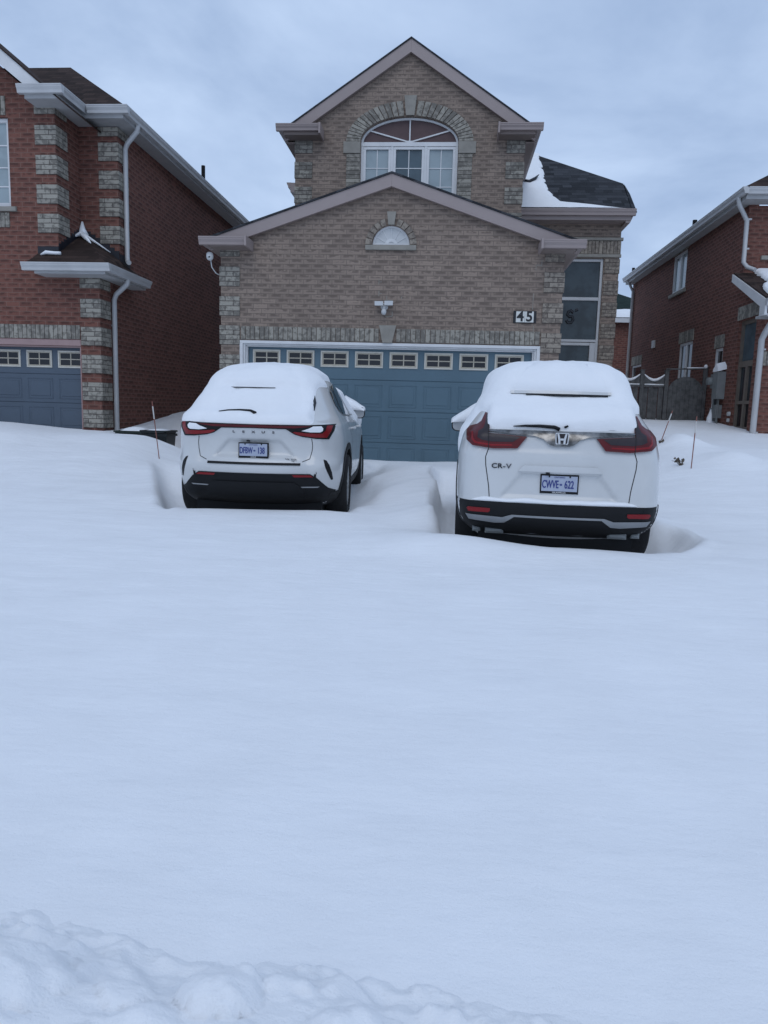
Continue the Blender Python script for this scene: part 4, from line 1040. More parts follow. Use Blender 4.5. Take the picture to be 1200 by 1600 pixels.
def corner_return(parent, x_out, x_in, y_front, y_wall, ztop, zdrop, mat='taupe', smat='taupe_dark', y_back=None):
    """boxed cornice return with gutter on the front and along the side"""
    mb = MB(); sg = 1 if x_out > x_in else -1
    gutter(mb, (x_out - sg * .0, y_front + .12, ztop), (x_in, y_front + .12, ztop), (0, -1, 0))
    mb.box(x_in + sg * -.035, x_in, y_front - .01, y_wall - .002, ztop - zdrop - .01, ztop + .012)
    if y_back: gutter(mb, (x_out - sg * .12, y_front + .12, ztop), (x_out - sg * .12, y_back, ztop), (sg, 0, 0))
    g = mb.build('gutter', mat, parent)
    mb = MB(); a, b = x_in, x_out - sg * .14
    mb.box(a, b, y_front + .125, y_wall - .003, ztop - zdrop, ztop - .03)
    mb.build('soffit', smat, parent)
corner_return(H, XC - 3.13, -3.42, GY - .46, GY, 4.335, .135, y_back=15.9)
corner_return(H, XC + 3.13, 1.40, GY - .46, GY, 4.335, .135, y_back=17.9)
for sx0, sx1 in ((gl - .19, gl - .002), (gr + .002, gr + .19)):
    mb = MB(); mb.box(sx0, sx1, GY + .002, 15.9, 4.205, 4.23); mb.build('soffit', 'taupe_dark', H)

# upper storey
UY = 15.9; uc = -1.015; ul, ur = -3.36, 1.33
def uroof(x): return 8.95 - .667 * abs(x - uc)
wx0, wx1 = -2.0, 0.0; wc = -1.0
arc = [(wc + 1.0 * math.cos(a), 7.03 + .49 * math.sin(a)) for a in np.linspace(0, PI, 29)]
hole = [(wx1, 5.75)] + arc + [(wx0, 5.75)]
outer = [(ul, 4.0), (ur, 4.0), (ur, uroof(ur) - .20), (uc, uroof(uc) - .20), (ul, uroof(ul) - .20)]
slab(outer, [hole], UY, UY + .22).build('wall', 'brick_beige', H)
mb = MB(); mb.box(ul, ul + .2, UY + .22, 26, 4.0, 7.1); mb.build('wall', 'brick_beige', H)
mb = MB(); mb.box(ur - .2, ur, UY + .22, 26, 4.0, 7.1); mb.build('wall', 'brick_beige', H)
for z1 in (7.13, 6.64, 6.15, 5.66, 5.17):
    zt = z1
    quoin_block(H, ul - .012, ul + .36, UY, zt - .327, 4)
    quoin_block(H, ur - .36, ur + .012, UY, zt - .327, 4)
# arch of bricks, imposts, jamb bricks
def el_pt(a, grow): return (wc + (1.0 + grow) * math.cos(a), 7.03 + (.49 + grow * .98) * math.sin(a))
nb = 15
for sg in (-1, 1):
    mb = MB()
    for k in range(nb):
        a0 = R(90) - sg * R(7.0 + (83) * (k / nb) ** .93); a1 = R(90) - sg * R(7.0 + 83 * ((k + 1) / nb) ** .93 - 1.0)
        mb.prism([el_pt(a0, .01), el_pt(a0, .30), el_pt(a1, .30), el_pt(a1, .01)], lambda p: (p[0], UY - .025 - random.uniform(0, .004), p[1]), lambda p: (p[0], UY + .02, p[1]))
    mb.build('arch', 'quoin', H)
mb = MB(); mb.prism([(-.085, 7.525), (.085, 7.525), (.125, 7.90), (-.125, 7.90)], lambda p: (wc + p[0], UY - .06, p[1]), lambda p: (wc + p[0], UY + .02, p[1])); mb.build('keystone', 'stone', H)
for sg in (-1, 1):
    mb = MB(); a, b = wc + sg * 1.005, wc + sg * 1.355; mb.box(a, b, UY - .045, UY + .02, 6.80, 7.03, bev=.006); mb.build('impost', 'stone', H)
    mb = MB()
    for k in range(13):
        z1 = 6.795 - k * .0817; mb.box(wc + sg * 1.005, wc + sg * 1.29, UY - .024, UY + .02, z1 - .0757, z1, bev=.005)
    mb.build('window_surround', 'quoin', H)
# window
WY = UY + .07
mb = MB(); t = .045
an = np.linspace(0, PI, 33)
vs_ = []
for a in an:
    for (g_, yd) in ((-.003, WY), (-t, WY), (-t, WY + .06), (-.003, WY + .06)): p = el_pt(a, g_); vs_.append((p[0], yd, p[1]))
mb.add(vs_, [(i * 4 + k, i * 4 + (k + 1) % 4, i * 4 + 4 + (k + 1) % 4, i * 4 + 4 + k) for i in range(32) for k in range(4)])
mb.box(wx0 + .003, wx1 - .003, WY - .01, WY + .06, 6.965, 7.045)
for (a, b) in ((wx0 + .003, wx0 + .05), (wx1 - .05, wx1 - .003), (-1.375, -1.33), (-.685, -.64)): mb.box(a, b, WY - .005, WY + .06, 5.75, 6.965)
for a in (R(90), R(150), R(30)):
    e_ = el_pt(a, -.03); e_ = (wc + (1 - .04) * math.cos(a) * .97, 7.04 + .46 * math.sin(a)) if a != R(90) else e_
    mb.tube([(wc, WY + .02, 7.05), (e_[0] , WY + .02, e_[1])], .018, 4)
mb.box(wc - .05, wc + .05, WY + .0, WY + .04, 7.045, 7.075)
W = mb.build('window', 'white_trim', H)
mb = MB(); mb.prism([el_pt(a, -.02) for a in an], lambda p: (p[0], WY + .035, p[1]), lambda p: (p[0], WY + .05, p[1])); mb.build('fan_panel', 'arch_panel', W)
for (a, b, mt) in ((wx0 + .05, -1.375, 'pane_blind'), (-1.33, -.685, 'pane_mid'), (-.64, wx1 - .05, 'pane_blind')):
    mb = MB(); t = .055
    for q in ((a, b, 6.905, 6.96), ): mb.box(q[0], q[1], WY + .0, WY + .05, q[2], q[3], bev=.004)
    mb.box(a, a + t, WY, WY + .05, 5.75, 6.905, bev=.004); mb.box(b - t, b, WY, WY + .05, 5.75, 6.905, bev=.004)
    m_ = (a + b) / 2; mb.box(m_ - .009, m_ + .009, WY + .028, WY + .045, 5.75, 6.905)
    for zz_ in (6.545, 6.18, 5.83): mb.box(a + t, m_ - .009, WY + .028, WY + .045, zz_ - .008, zz_ + .008); mb.box(m_ + .009, b - t, WY + .028, WY + .045, zz_ - .008, zz_ + .008)
    mb.build('window_sash', 'white_trim', W)
    mb = MB(); mb.box(a + t, b - t, WY + .04, WY + .055, 5.75, 6.905); mb.build('pane', mt, W)
gable_roof(H, uc, 2.64, 8.965, .667, UY - .14, 26, 'shingle_black')
rake(H, uc, 2.54, 8.932, .667, UY - .12, .245, 'taupe')
mb = MB()
for sg in (-1, 1):
    mb.prism([(0, 8.71), (2.38, 8.71 - .667 * 2.38), (2.38, 8.69 - .667 * 2.38), (0, 8.69)], lambda p: (uc + sg * p[0], UY - .07, p[1]), lambda p: (uc + sg * p[0], UY - .002, p[1]))
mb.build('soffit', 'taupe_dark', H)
corner_return(H, uc - 2.66, -2.80, UY - .46, UY, 7.235, .18, y_back=26)
corner_return(H, uc + 2.66, .80, UY - .46, UY, 7.235, .18, y_back=26)
for sx0, sx1 in ((ul - .20, ul - .002), (ur + .002, ur + .20)):
    mb = MB(); mb.box(sx0, sx1, UY + .002, 26, 7.0, 7.03); mb.build('soffit', 'taupe_dark', H)

# entry wing, set back
VY = 18.1; vr = 3.82
wl_, wr_ = 2.2, 3.47
slab([(ur, .5), (vr, .5), (vr, 6.02), (ur, 6.02)], [[(wl_, .9), (wr_, .9), (wr_, 5.215), (wl_, 5.215)]], VY, VY + .22).build('wall', 'brick_beige', H)
mb = MB(); mb.box(vr - .2, vr, VY + .22, 27, .5, 6.02); mb.build('wall', 'brick_beige', H)
mb = MB(); mb.box(gl, gl + .2, 19.6, 27, .5, 7.0); mb.box(gl + .2, ul, 19.6, 19.8, .5, 7.0); mb.build('wall', 'brick_beige', H)
for z1 in (5.205, 4.715, 4.225, 3.735, 3.245, 2.755, 2.265, 1.775):
    quoin_block(H, vr - .33, vr + .014, VY, z1 - .327, 4, mat='quoin_warm')
mb = MB(); bricks_row(mb, 2.0, vr + .015, 5.315, 5.605, VY, 22, depth=.03); mb.build('soldier_course', 'quoin_warm', H)
mb = MB(); mb.box(1.9, vr + .05, VY - .06, VY + .02, 5.61, 5.675, bev=.008); mb.box(1.9, vr + .03, VY - .035, VY + .02, 5.24, 5.31, bev=.008); mb.build('ledge', 'stone', H)
mb = MB(); y = VY + .04
mb.box(wl_, wl_ + .07, y, y + .08, .9, 5.213); mb.box(wr_ - .065, wr_ - .002, y, y + .08, .9, 5.213, bev=.006)
for (a, b) in ((5.15, 5.213), (4.27, 4.345), (3.315, 3.375), (3.235, 3.30), (1.9, 1.96), (.9, .98)): mb.box(wl_ + .07, wr_ - .065, y + .002, y + .08, a, b, bev=.006)
mb.box(wr_ - .20, wr_ - .066, y - .006, y + .07, .9, 3.30, bev=.01)
wd = mb.build('window', 'grey_trim', H)
for (a, b) in ((4.345, 5.15), (3.375, 4.27), (.98, 3.235)):
    mb = MB(); mb.box(wl_ + .07, wr_ - .065, y + .05, y + .065, a, b); mb.build('pane', 'pane_foyer', wd)
# dark tubes modelled in place of a reflection in the middle pane
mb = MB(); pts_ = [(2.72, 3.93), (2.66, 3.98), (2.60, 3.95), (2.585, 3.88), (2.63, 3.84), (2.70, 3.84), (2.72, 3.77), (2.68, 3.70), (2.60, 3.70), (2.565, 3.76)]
mb.tube([(p[0] + .14, y + .047, p[1] + .06) for p in pts_], .036, 8); mb.tube([(2.90, y + .047, 4.04), (2.96, y + .047, 4.07)], .03, 6); mb.build('reflection_mark', 'pane_dark', wd)
# wing roof: front slope, its hip and snow
k_ = .8
def vroof(x, yy): return 6.205 + k_ * (yy - 17.72)
A_, B_, C_, E_ = (1.2, 17.72), (3.93, 17.72), (3.93, 18.82), (1.60, 20.45)
mb = MB(); th = .03
base = [(p[0], p[1], vroof(*p)) for p in (A_, B_, C_, E_)]
mb.add([(a, b, c_) for a, b, c_ in base] + [(a, b, c_ - th) for a, b, c_ in base], [(0, 1, 2, 3), (7, 6, 5, 4), (0, 4, 5, 1), (1, 5, 6, 2), (2, 6, 7, 3), (3, 7, 4, 0)])
ztop = base[3][2]
mb.add([(3.93, 18.82, base[2][2]), (1.60, 20.45, ztop), (1.60, 24.5, ztop), (4.1, 25.5, 6.2), (4.15, 19.0, 6.9)], [(0, 4, 3, 2, 1)])
mb.add([(3.95, 17.74, 6.20), (3.95, 18.82, base[2][2]), (4.15, 19.0, 6.9), (4.2, 25.5, 6.2), (4.1, 17.9, 6.2)], [(0, 1, 2, 3, 4)])
mb.build('roof', 'shingle_black', H, fix=False)
mb = MB(); gutter(mb, (1.2, 17.72, 6.20), (4.02, 17.72, 6.20), (0, -1, 0), .135, .12); mb.box(1.2, 3.93, 17.725, VY - .003, 5.98, 6.09); mb.build('gutter', 'taupe', H)
mb = MB(); mb.prism([(0, 5.98), (.0, 5.93), (.10, 5.93), (.16, 6.07), (.16, 6.09), (0, 6.09)], lambda p: (3.825 + p[0], 17.75, p[1]), lambda p: (3.825 + p[0], 27, p[1])); mb.build('soffit', 'taupe', H)
# rear block eave that peeps out left of the upper storey
mb = MB(); gutter(mb, (-4.23, 19.55, 7.30), (-4.23, 27, 7.30), (-1, 0, 0)); mb.box(-4.24, -3.3, 19.5, 27, 7.05, 7.28); mb.build('gutter', 'taupe', H)
# snow lying on the wing roof
def roof_snow(name, label, poly_fn, hfn, n=60, m_=40, th=.07, mat='snow', ex=None):
    pass
def vsnow():
    rows = 60; cols_ = 70; vs_ = []; fs_ = []; idx = {}
    def bound(v):      # right limit of the snow at slope position v in 0..1 (0 = eave)
        xe = 1.75 + .62 * math.exp(-(v / .20) ** 1.1) * 2.2 + .55 * (1 - v) ** .8
        return xe
    for j in range(rows + 1):
        v = j / rows; yy_ = 17.70 + v * 2.55
        xr_ = 2.18 + 1.45 * max(0, 1 - v / .085) ** 1.2 + .35 * max(0, 1 - v / .30) - .12 * v
        xr_ += .10 * noise.noise(Vector((3.1, math.floor(v * 22) * 1.7, 0))) * min(1, v * 8) + .03 * noise.noise(Vector((1, v * 60, 2)))
        for i in range(cols_ + 1):
            u = i / cols_; x = 1.2 + (xr_ - 1.2) * u
            t = .085 * min(1, (1 - u) * 9) ** .6 * min(1, (v + .04) * 12) ** .5 * min(1, (1.01 - v) * 8) ** .5
            vs_.append((x, yy_, vroof(x, yy_) + t + .006 * noise.noise(Vector((x * 3, yy_ * 3, 0))) - .004))
    for j in range(rows):
        for i in range(cols_): a = j * (cols_ + 1) + i; fs_.append((a, a + 1, a + cols_ + 2, a + cols_ + 1))
    mb = MB(); mb.add(vs_, fs_); o = mb.build('roof_snow', 'snow', None, smooth=True); tag(o, 'curved snow drift on the dark shingles of the beige house roof', 'snow', kind='stuff')
vsnow()
mb = MB(); mb.tube([(1.58, 18.75, vroof(1.6, 18.75) + .10), (1.72, 18.72, vroof(1.7, 18.72) + .085), (1.86, 18.80, vroof(1.8, 18.8) + .12), (1.96, 18.92, vroof(1.9, 18.92) + .15)], [.03, .045, .035, .008], 8); mb.build('flashing', 'flash', H, smooth=True)
# house number, lamp, camera
HN = empty('house_number', (1.205, 12.69, 3.19), 'black house number board with white tiles reading 45', 'sign')
mb = MB(); mb.box(1.018, 1.395, GY - .02, GY - .001, 3.09, 3.285, bev=.003); mb.build('board', 'black_plate', HN)
for i, dch in enumerate('45'):
    a = 1.062 + i * .146; mb = MB(); mb.box(a, a + .142, GY - .027, GY - .019, 3.10, 3.275); tl = mb.build('tile', 'white_tile', HN)
    mb = MB(); add_text(mb, dch, .225, (a + .071, GY - .030, 3.188), 1.0, .002, .006); mb.build('digit', 'black_plate', tl)
LT = empty('security_light', (-1.14, 12.66, 3.30), 'white twin-head security light on the brick above the garage door', 'light')
mb = MB(); mb.lathe([(.001, -.05), (.05, -.05), (.06, -.03), (.06, 0)], (-1.135, GY, 3.31), 'y', 20); mb.box(-1.16, -1.11, GY - .09, GY - .03, 3.20, 3.33, bev=.01); mb.build('base', 'pvc', LT)
for sg in (-1, 1):
    mb = MB(); x = -1.135 + sg * .082
    mb.prism([(-.07, -.035), (.07, -.035), (.072, .035), (-.072, .035)], lambda p: (x + p[0], GY - .15 , 3.355 + p[1] + sg * .004), lambda p: (x + p[0] * .8, GY - .04, 3.355 + p[1] * .8)); mb.build('lamp_head', 'pvc', LT)
mb = MB(); mb.lathe([(.001, -.05), (.025, -.045), (.042, -.02), (.045, .01), (.03, .05), (.001, .055)], (-1.135, GY - .09, 3.22), 'z', 16); mb.build('sensor', 'pvc', LT, smooth=True)
CM = empty('security_camera', (-4.05, 12.5, 4.08), 'small white dome camera under the left end of the garage eave', 'camera')
mb = MB(); mb.lathe([(.001, -.065), (.03, -.058), (.052, -.035), (.06, 0), (.055, .05), (.03, .07)], (-4.06, 12.45, 4.05), 'z', 18); mb.build('housing', 'pvc', CM, smooth=True)
mb = MB(); mb.lathe([(.001, -.058), (.018, -.056), (.02, -.04)], (-4.055, 12.45, 4.04), 'y', 12); mb.build('lens', 'black', CM)
mb = MB(); mb.tube([(-4.06, 12.5, 4.0), (-4.06, 12.55, 3.90), (-4.02, 12.64, 3.82), (-3.98, 12.69, 3.80)], .009, 8); mb.build('cable', 'pvc', CM, smooth=True)

# ------------------------------------------------------------------ downspout helper
def downspout(parent, pts, w_=.07, mat='grey_trim', clips=()):
    mb = MB(); mb.tube(pts, w_ * .66, 4 if False else 8); 
    for (x, y, z) in clips: mb.box(x - .055, x + .055, y - .01, y + .05, z - .015, z + .015)
    return mb.build('downspout', mat, parent, smooth=True, angle=50)

# ------------------------------------------------------------------ left house
LH = empty('house', (-7.5, 13.0, .5), 'red brick house on the left with grey corner blocks and a slate blue garage door', 'house', 'brick houses on the street')
LY = 13.0; LX1 = -6.98; LX2 = -6.25; LY2 = 13.85
# front wall (garage + upper), opening for the door and the window
dxr = -6.62
outer = [(-12.5, .3), (-11.7, .3), (-11.7, 2.58), (dxr, 2.58), (dxr, .3), (LX2, .3), (LX2, 3.86), (LX1, 3.86), (LX1, 6.65), (-7.2, 6.7), (-9.6, 8.62), (-12.0, 6.7), (-12.5, 6.3)]
slab(outer, [[(-9.3, 4.97), (-7.83, 4.97), (-7.83, 6.46), (-9.3, 6.46)]], LY, LY + .22).build('wall', 'brick_red', LH)
mb = MB(); mb.box(LX1 - .2, LX1, LY + .22, LY2 + .2, 3.5, 6.62); mb.build('wall', 'brick_red', LH)
mb = MB(); mb.box(LX1, LX2 - .2, LY2, LY2 + .2, 3.5, 6.62); mb.build('wall', 'brick_red', LH)
mb = MB(); mb.box(LX2 - .2, LX2, LY + .22, LY2, .3, 3.9); mb.box(LX2 - .2, LX2, LY2, 25, .3, 6.62); mb.build('wall', 'brick_red', LH)
# quoins
for z1 in (6.325, 5.835, 5.345, 4.855):
    quoin_block(LH, LX1 - .36, LX1 + .012, LY, z1 - .327, 4, side=LX1, sx_=1, sd_=.38)
quoin_block(LH, LX1 - .36, LX1 + .012, LY, 6.50, 2, side=LX1, sx_=1, sd_=.38)
for z1 in (6.325, 5.835, 5.345, 4.855):
    quoin_block(LH, LX2 - .36, LX2 + .012, LY2, z1 - .327, 4, side=LX2, sx_=1, sd_=.42)
quoin_block(LH, LX2 - .36, LX2 + .012, LY2, 6.43, 2, side=LX2, sx_=1, sd_=.42)
for z1 in (3.41, 2.92, 2.43, 1.945, 1.455, .965):
    quoin_block(LH, LX2 - .355, LX2 + .012, LY, z1 - .327, 4, side=LX2, sx_=1, sd_=.39)
quoin_block(LH, LX2 - .355, LX2 + .012, LY, 3.59, 3, side=LX2, sx_=1, sd_=.39)
mb = MB(); bricks_row(mb, -9.2, LX2 - .37, 2.70, 2.945, LY, 31); mb.build('soldier_course', 'quoin', LH)
mb = MB(); mb.box(-11.7, dxr, LY - .004, LY + .15, 2.585, 2.69); mb.build('lintel', 'lintel_pink', LH)
mb = MB(); mb.box(dxr - .03, dxr - .003, LY + .02, LY + .2, .3, 2.58); mb.box(-11.7, dxr - .03, LY + .02, LY + .18, 2.555, 2.582); mb.build('door_frame', 'lintel_pink', LH)
garage_door(LH, -11.65, dxr - .03, .45, 2.56, LY + .15, 8, -7.135 - .6 * 7, .60, .485, .31, 2.195, 'door_slate', [(2.08, 2.56), (1.56, 2.08), (1.03, 1.56), (.50, 1.03)])
# upper window
mb = MB(); y = LY + .06
mb.box(-9.3, -7.832, y, y + .08, 6.39, 6.458, bev=.006); mb.box(-9.3, -7.832, y, y + .08, 4.972, 5.05, bev=.006); mb.box(-7.90, -7.832, y + .001, y + .08, 5.05, 6.39, bev=.006)
for zz_ in (6.02, 5.65, 5.33): mb.box(-9.3, -7.90, y + .03, y + .05, zz_ - .01, zz_ + .01)
for xx in (-8.25, -8.6): mb.box(xx - .01, xx + .01, y + .028, y + .048, 5.05, 6.39)
wd = mb.build('window', 'white_trim', LH); mb = MB(); mb.box(-9.3, -7.90, y + .045, y + .06, 5.05, 6.39); mb.build('pane', 'pane_blind', wd)
mb = MB(); mb.box(-9.4, -7.72, LY - .05, LY + .02, 4.885, 4.965, bev=.006); mb.build('sill', 'stone', LH)
for (a, b) in ((4.62, 4.87), (6.49, 6.80)):
    mb = MB(); bricks_row(mb, -8.6, -7.86, a, b, LY, 9); mb.build('soldier_course', 'quoin', LH)
# front gable: rake, roof
gxc, gzr = -9.6, 8.95
mb = MB(); hf = 2.65
mb.prism([(0, gzr), (3.05, gzr - .80 * 3.05), (3.05, gzr - .80 * 3.05 - .03), (0, gzr - .03)], lambda p: (gxc + p[0], LY - .42, p[1] - .0), lambda p: (gxc + p[0], 15.5, p[1]))
mb.prism([(0, gzr), (-3.05, gzr - .80 * 3.05), (-3.05, gzr - .80 * 3.05 - .03), (0, gzr - .03)], lambda p: (gxc + p[0], LY - .42, p[1] - .0), lambda p: (gxc + p[0], 15.5, p[1]))
mb.build('roof', 'shingle_brown', LH)
mb = MB(); mb.prism([(0, gzr - .035), (2.75, gzr - .035 - .8 * 2.75), (2.45, gzr - .035 - .8 * 2.75), (0, gzr - .30)], lambda p: (gxc + p[0], LY - .40, p[1]), lambda p: (gxc + p[0], LY - .36, p[1])); mb.build('fascia', 'white_trim', LH)
# gutters: front return, side, inner, side
def gut(parent, a, b, out, mat='grey_trim', h=.13, d=.12, name='gutter'):
    mb = MB(); gutter(mb, a, b, out, h, d); return mb.build(name, mat, parent)
gz = 6.79
gut(LH, (-7.36, LY - .40, gz), (LX1 + .40, LY - .40, gz), (0, -1, 0)); gut(LH, (LX1 + .28, LY - .40, gz), (LX1 + .28, LY2 - .40, gz), (1, 0, 0))
gut(LH, (LX1 + .40, LY2 - .40, gz), (LX2 + .42, LY2 - .40, gz), (0, -1, 0)); gut(LH, (LX2 + .30, LY2 - .40, gz), (LX2 + .30, 25, gz), (1, 0, 0))
mb = MB()
mb.box(-7.28, LX1 + .2785, LY - .3985, LY - .003, gz - .19, gz - .05); mb.box(LX1 + .002, LX1 + .2785, LY - .002, LY2 - .40, gz - .191, gz - .05)
mb.box(LX1 + .002, LX2 + .2985, LY2 - .3985, LY2 - .003, gz - .19, gz - .05); mb.box(LX2 + .002, LX2 + .2985, LY2 - .002, 25, gz - .191, gz - .05); mb.box(-7.42, -7.10, LY - .36, LY - .003, gz - .02, gz + .07)
mb.build('soffit', 'soffit_white', LH)
# main hip roof
k2 = .75; ex, ey = LX2 + .36, LY2 - .46; r2_ = 2.0
mb = MB(); hx, hy, hz = ex - r2_, ey + r2_, gz + k2 * r2_
mb.add([(ex, ey, gz), (hx, hy, hz), (ex, 25, gz), (hx, 23, hz), (-12, ey, gz), (-12, hy, hz), (-12, 23, hz)], [(0, 2, 3, 1), (0, 1, 5, 4), (1, 3, 6, 5)])
mb.build('roof', 'shingle_brown', LH, fix=False)
mb = MB(); mb.tube([(-6.02, 18.0, 6.8), (-6.02, 18.0, 7.22)], .045, 8); mb.build('vent_pipe', 'black', LH)
# lower roof over the garage corner
lz = 3.94; ap = (LX1 + .02, LY2 - .02, 4.70)
c0 = (LX2 + .34, LY - .42, lz); c1 = (-7.36, LY - .42, lz); c2 = (LX2 + .34, 14.35, lz)
mb = MB(); dl = (-7.36, LY - .003, lz + .26); dr = (LX2 + .003, 14.35, lz + .26)
w1 = (LX1 + .02, LY - .003, lz + .30)
mb.add([c0, c1, (-7.36, LY - .003, lz + .24), (LX1, LY - .003, lz + .26), ap, c2, (LX2 + .003, 14.35, lz + .22), (LX2 + .003, LY2, lz + .30)], [(0, 4, 3, 2, 1), (0, 5, 6, 7, 4)])
mb.build('roof', 'shingle_brown', LH, fix=False)
mb = MB()    # stepped dark flashing against both upper walls
for k in range(9):
    a = k / 9; x = LX1 + .003; yy_ = LY + a * (LY2 - LY); z0_ = lz + .26 + a * .50
    mb.box(x, x + .006, yy_, yy_ + (LY2 - LY) / 9, z0_ - .12, z0_ + .16)
for k in range(8):
    a = k / 8; x = LX1 + a * (LX2 - LX1); z0_ = 4.70 - a * .46
    mb.box(x, x + (LX2 - LX1) / 8, LY2 - .009, LY2 - .003, z0_ - .25, z0_ + .11)
mb.box(-7.36, LX1 + .004, LY - .009, LY - .003, lz + .1, lz + .36); mb.box(LX2 + .003, LX2 + .009, LY2, 14.3, lz + .1, lz + .42)
mb.build('flashing', 'flash', LH)
gut(LH, (-7.40, LY - .40, lz), (LX2 + .42, LY - .40, lz), (0, -1, 0)); gut(LH, (LX2 + .30, LY - .40, lz), (LX2 + .30, 14.36, lz), (1, 0, 0))
mb = MB(); mb.box(-7.22, LX2 + .2985, LY - .3985, LY - .003, lz - .17, lz - .05); mb.box(LX2 + .002, LX2 + .2985, LY - .002, 14.33, lz - .171, lz - .05); mb.build('soffit', 'soffit_white', LH)
downspout(LH, [(LX2 + .34, 13.98, gz - .12), (LX2 + .33, 13.98, gz - .22), (LX2 + .10, 14.05, gz - .42), (LX2 + .06, 14.05, gz - .52), (LX2 + .06, 14.05, 4.32), (LX2 + .10, 13.98, 4.24), (LX2 + .18, 13.85, 4.20)], clips=[(LX2 + .03, 14.05, 6.0), (LX2 + .03, 14.05, 4.6)])
downspout(LH, [(LX2 + .34, 13.42, lz - .12), (LX2 + .33, 13.42, lz - .2), (LX2 + .10, 13.45, lz - .38), (LX2 + .06, 13.45, lz - .48), (LX2 + .06, 13.45, .6)], clips=[(LX2 + .03, 13.45, 3.0), (LX2 + .03, 13.45, 1.05)])
# snow bits on the little roof
mb = MB()
def strip(mb, pts, ws, th=.03):
    pts = [Vector(p) for p in pts]; n = 6
    mb.tube(pts, ws, 8)
strip(mb, [(LX1 + .04, LY2 - .04, 4.92), (LX1 + .05, LY2 - .06, 4.78), (LX1 + .10, LY2 - .12, 4.66)], [.015, .055, .09])
strip(mb, [(LX1 + .0, LY2 - .25, 4.62), (LX1 + .08, LY2 - .16, 4.68), (LX1 + .22, LY2 - .28, 4.58), (LX1 + .42, LY2 - .5, 4.44)], [.02, .05, .04, .01])
strip(mb, [(LX1 + .1, LY2 - .13, 4.66), (LX1 + .35, LY2 - .1, 4.52), (LX1 + .6, LY2 - .1, 4.36)], [.05, .018, .008])
o = mb.build('roof_snow', 'snow', None, smooth=True); tag(o, 'pointed bit of snow at the peak of the small roof on the left house', 'snow', kind='stuff')
mb = MB(); strip(mb, [(-7.26, LY - .10, lz + .20), (-7.15, LY - .12, lz + .235), (-7.0, LY - .12, lz + .225), (-6.88, LY - .13, lz + .22)], [.012, .035, .03, .03])
o = mb.build('roof_snow', 'snow', None, smooth=True); tag(o, 'flat bit of snow on the small left roof just above its front gutter', 'snow', kind='stuff')

# ------------------------------------------------------------------ right house
RH = empty('house', (7.5, 16.0, .8), 'dark red brick house on the far right seen mostly from its side wall', 'house', 'brick houses on the street')
RX = 6.2; RY = 16.95; RY1 = 15.62; RF = 26.9
# side wall with windows (a = y, z)
sw = [[(21.0, 5.05), (21.0, 6.08), (22.2, 6.08), (22.2, 5.05)], [(19.95, 1.6), (19.95, 3.58), (21.05, 3.58), (21.05, 1.6)], [(17.75, 1.5), (17.75, 3.22), (18.25, 3.22), (18.25, 1.5)], [(16.0, .9), (16.0, 3.70), (16.93, 3.70), (16.93, .9)], [(25.0, 2.6), (25.0, 3.3), (26.2, 3.3), (26.2, 2.6)]]
outer = [(RY1, .5), (RF, .5), (RF, 6.14), (RY, 6.14), (RY, 4.45), (RY1, 3.95)]
slab(outer, sw, RX, RX + .2, axis='x').build('wall', 'brick_red', RH)
mb = MB(); slab([(RX + .2, 4.0), (12, 4.0), (12, 6.1), (RX + .2, 6.1)], [[(6.70, 5.08), (8.2, 5.08), (8.2, 5.9), (6.70, 5.9)]], RY, RY + .2, mb=mb); mb.build('wall', 'brick_red', RH)
mb = MB(); mb.box(RX + .2, 12, RY1, RY1 + .2, .5, 3.95); mb.build('wall', 'brick_red', RH)
mb = MB(); mb.box(RX + .2, 12, RF - .2, RF, .5, 6.1); mb.build('wall', 'brick_red', RH)
mb = MB(); mb.box(RX + .21, 12, RY - .0 + .2, RF - .2, 5.9, 6.0); mb.build('ceiling', 'soffit_white', RH)
def side_window(y0, y1, z0, z1, mull, sash=True, mat='pane_dark', fm='white_trim', lint=True, lintz=.0):
    mb = MB(); x = RX + .015
    mb.box(x, x + .07, y0, y0 + .06, z0, z1); mb.box(x, x + .07, y1 - .06, y1, z0, z1); mb.box(x + .001, x + .07, y0 + .06, y1 - .06, z1 - .06, z1); mb.box(x + .001, x + .07, y0 + .06, y1 - .06, z0, z0 + .06)
    for m_ in mull: mb.box(x - .002, x + .065, m_ - .04, m_ + .04, z0 + .06, z1 - .06)
    wd = mb.build('window', fm, RH); mb = MB(); mb.box(x + .04, x + .055, y0 + .06, y1 - .06, z0 + .06, z1 - .06); mb.build('pane', mat, wd)
    if lint:
        mb = MB(); bricks_row(mb, y0 - .05, y1 + .05, z1 + .01 + lintz, z1 + .30 + lintz, RX, max(3, int((y1 - y0) / .1)), depth=.02, axis='x'); mb.build('lintel', 'quoin', RH)
side_window(21.0, 22.2, 5.05, 6.08, [21.6], mat='pane_blind')
mb = MB(); mb.box(RX - .06, RX + .02, 20.9, 22.3, 4.96, 5.045); mb.build('sill', 'stone', RH)
side_window(19.95, 21.05, 1.6, 3.58, [20.5]); side_window(17.75, 18.25, 1.5, 3.22, [])
side_window(25.0, 26.2, 2.6, 3.3, [])
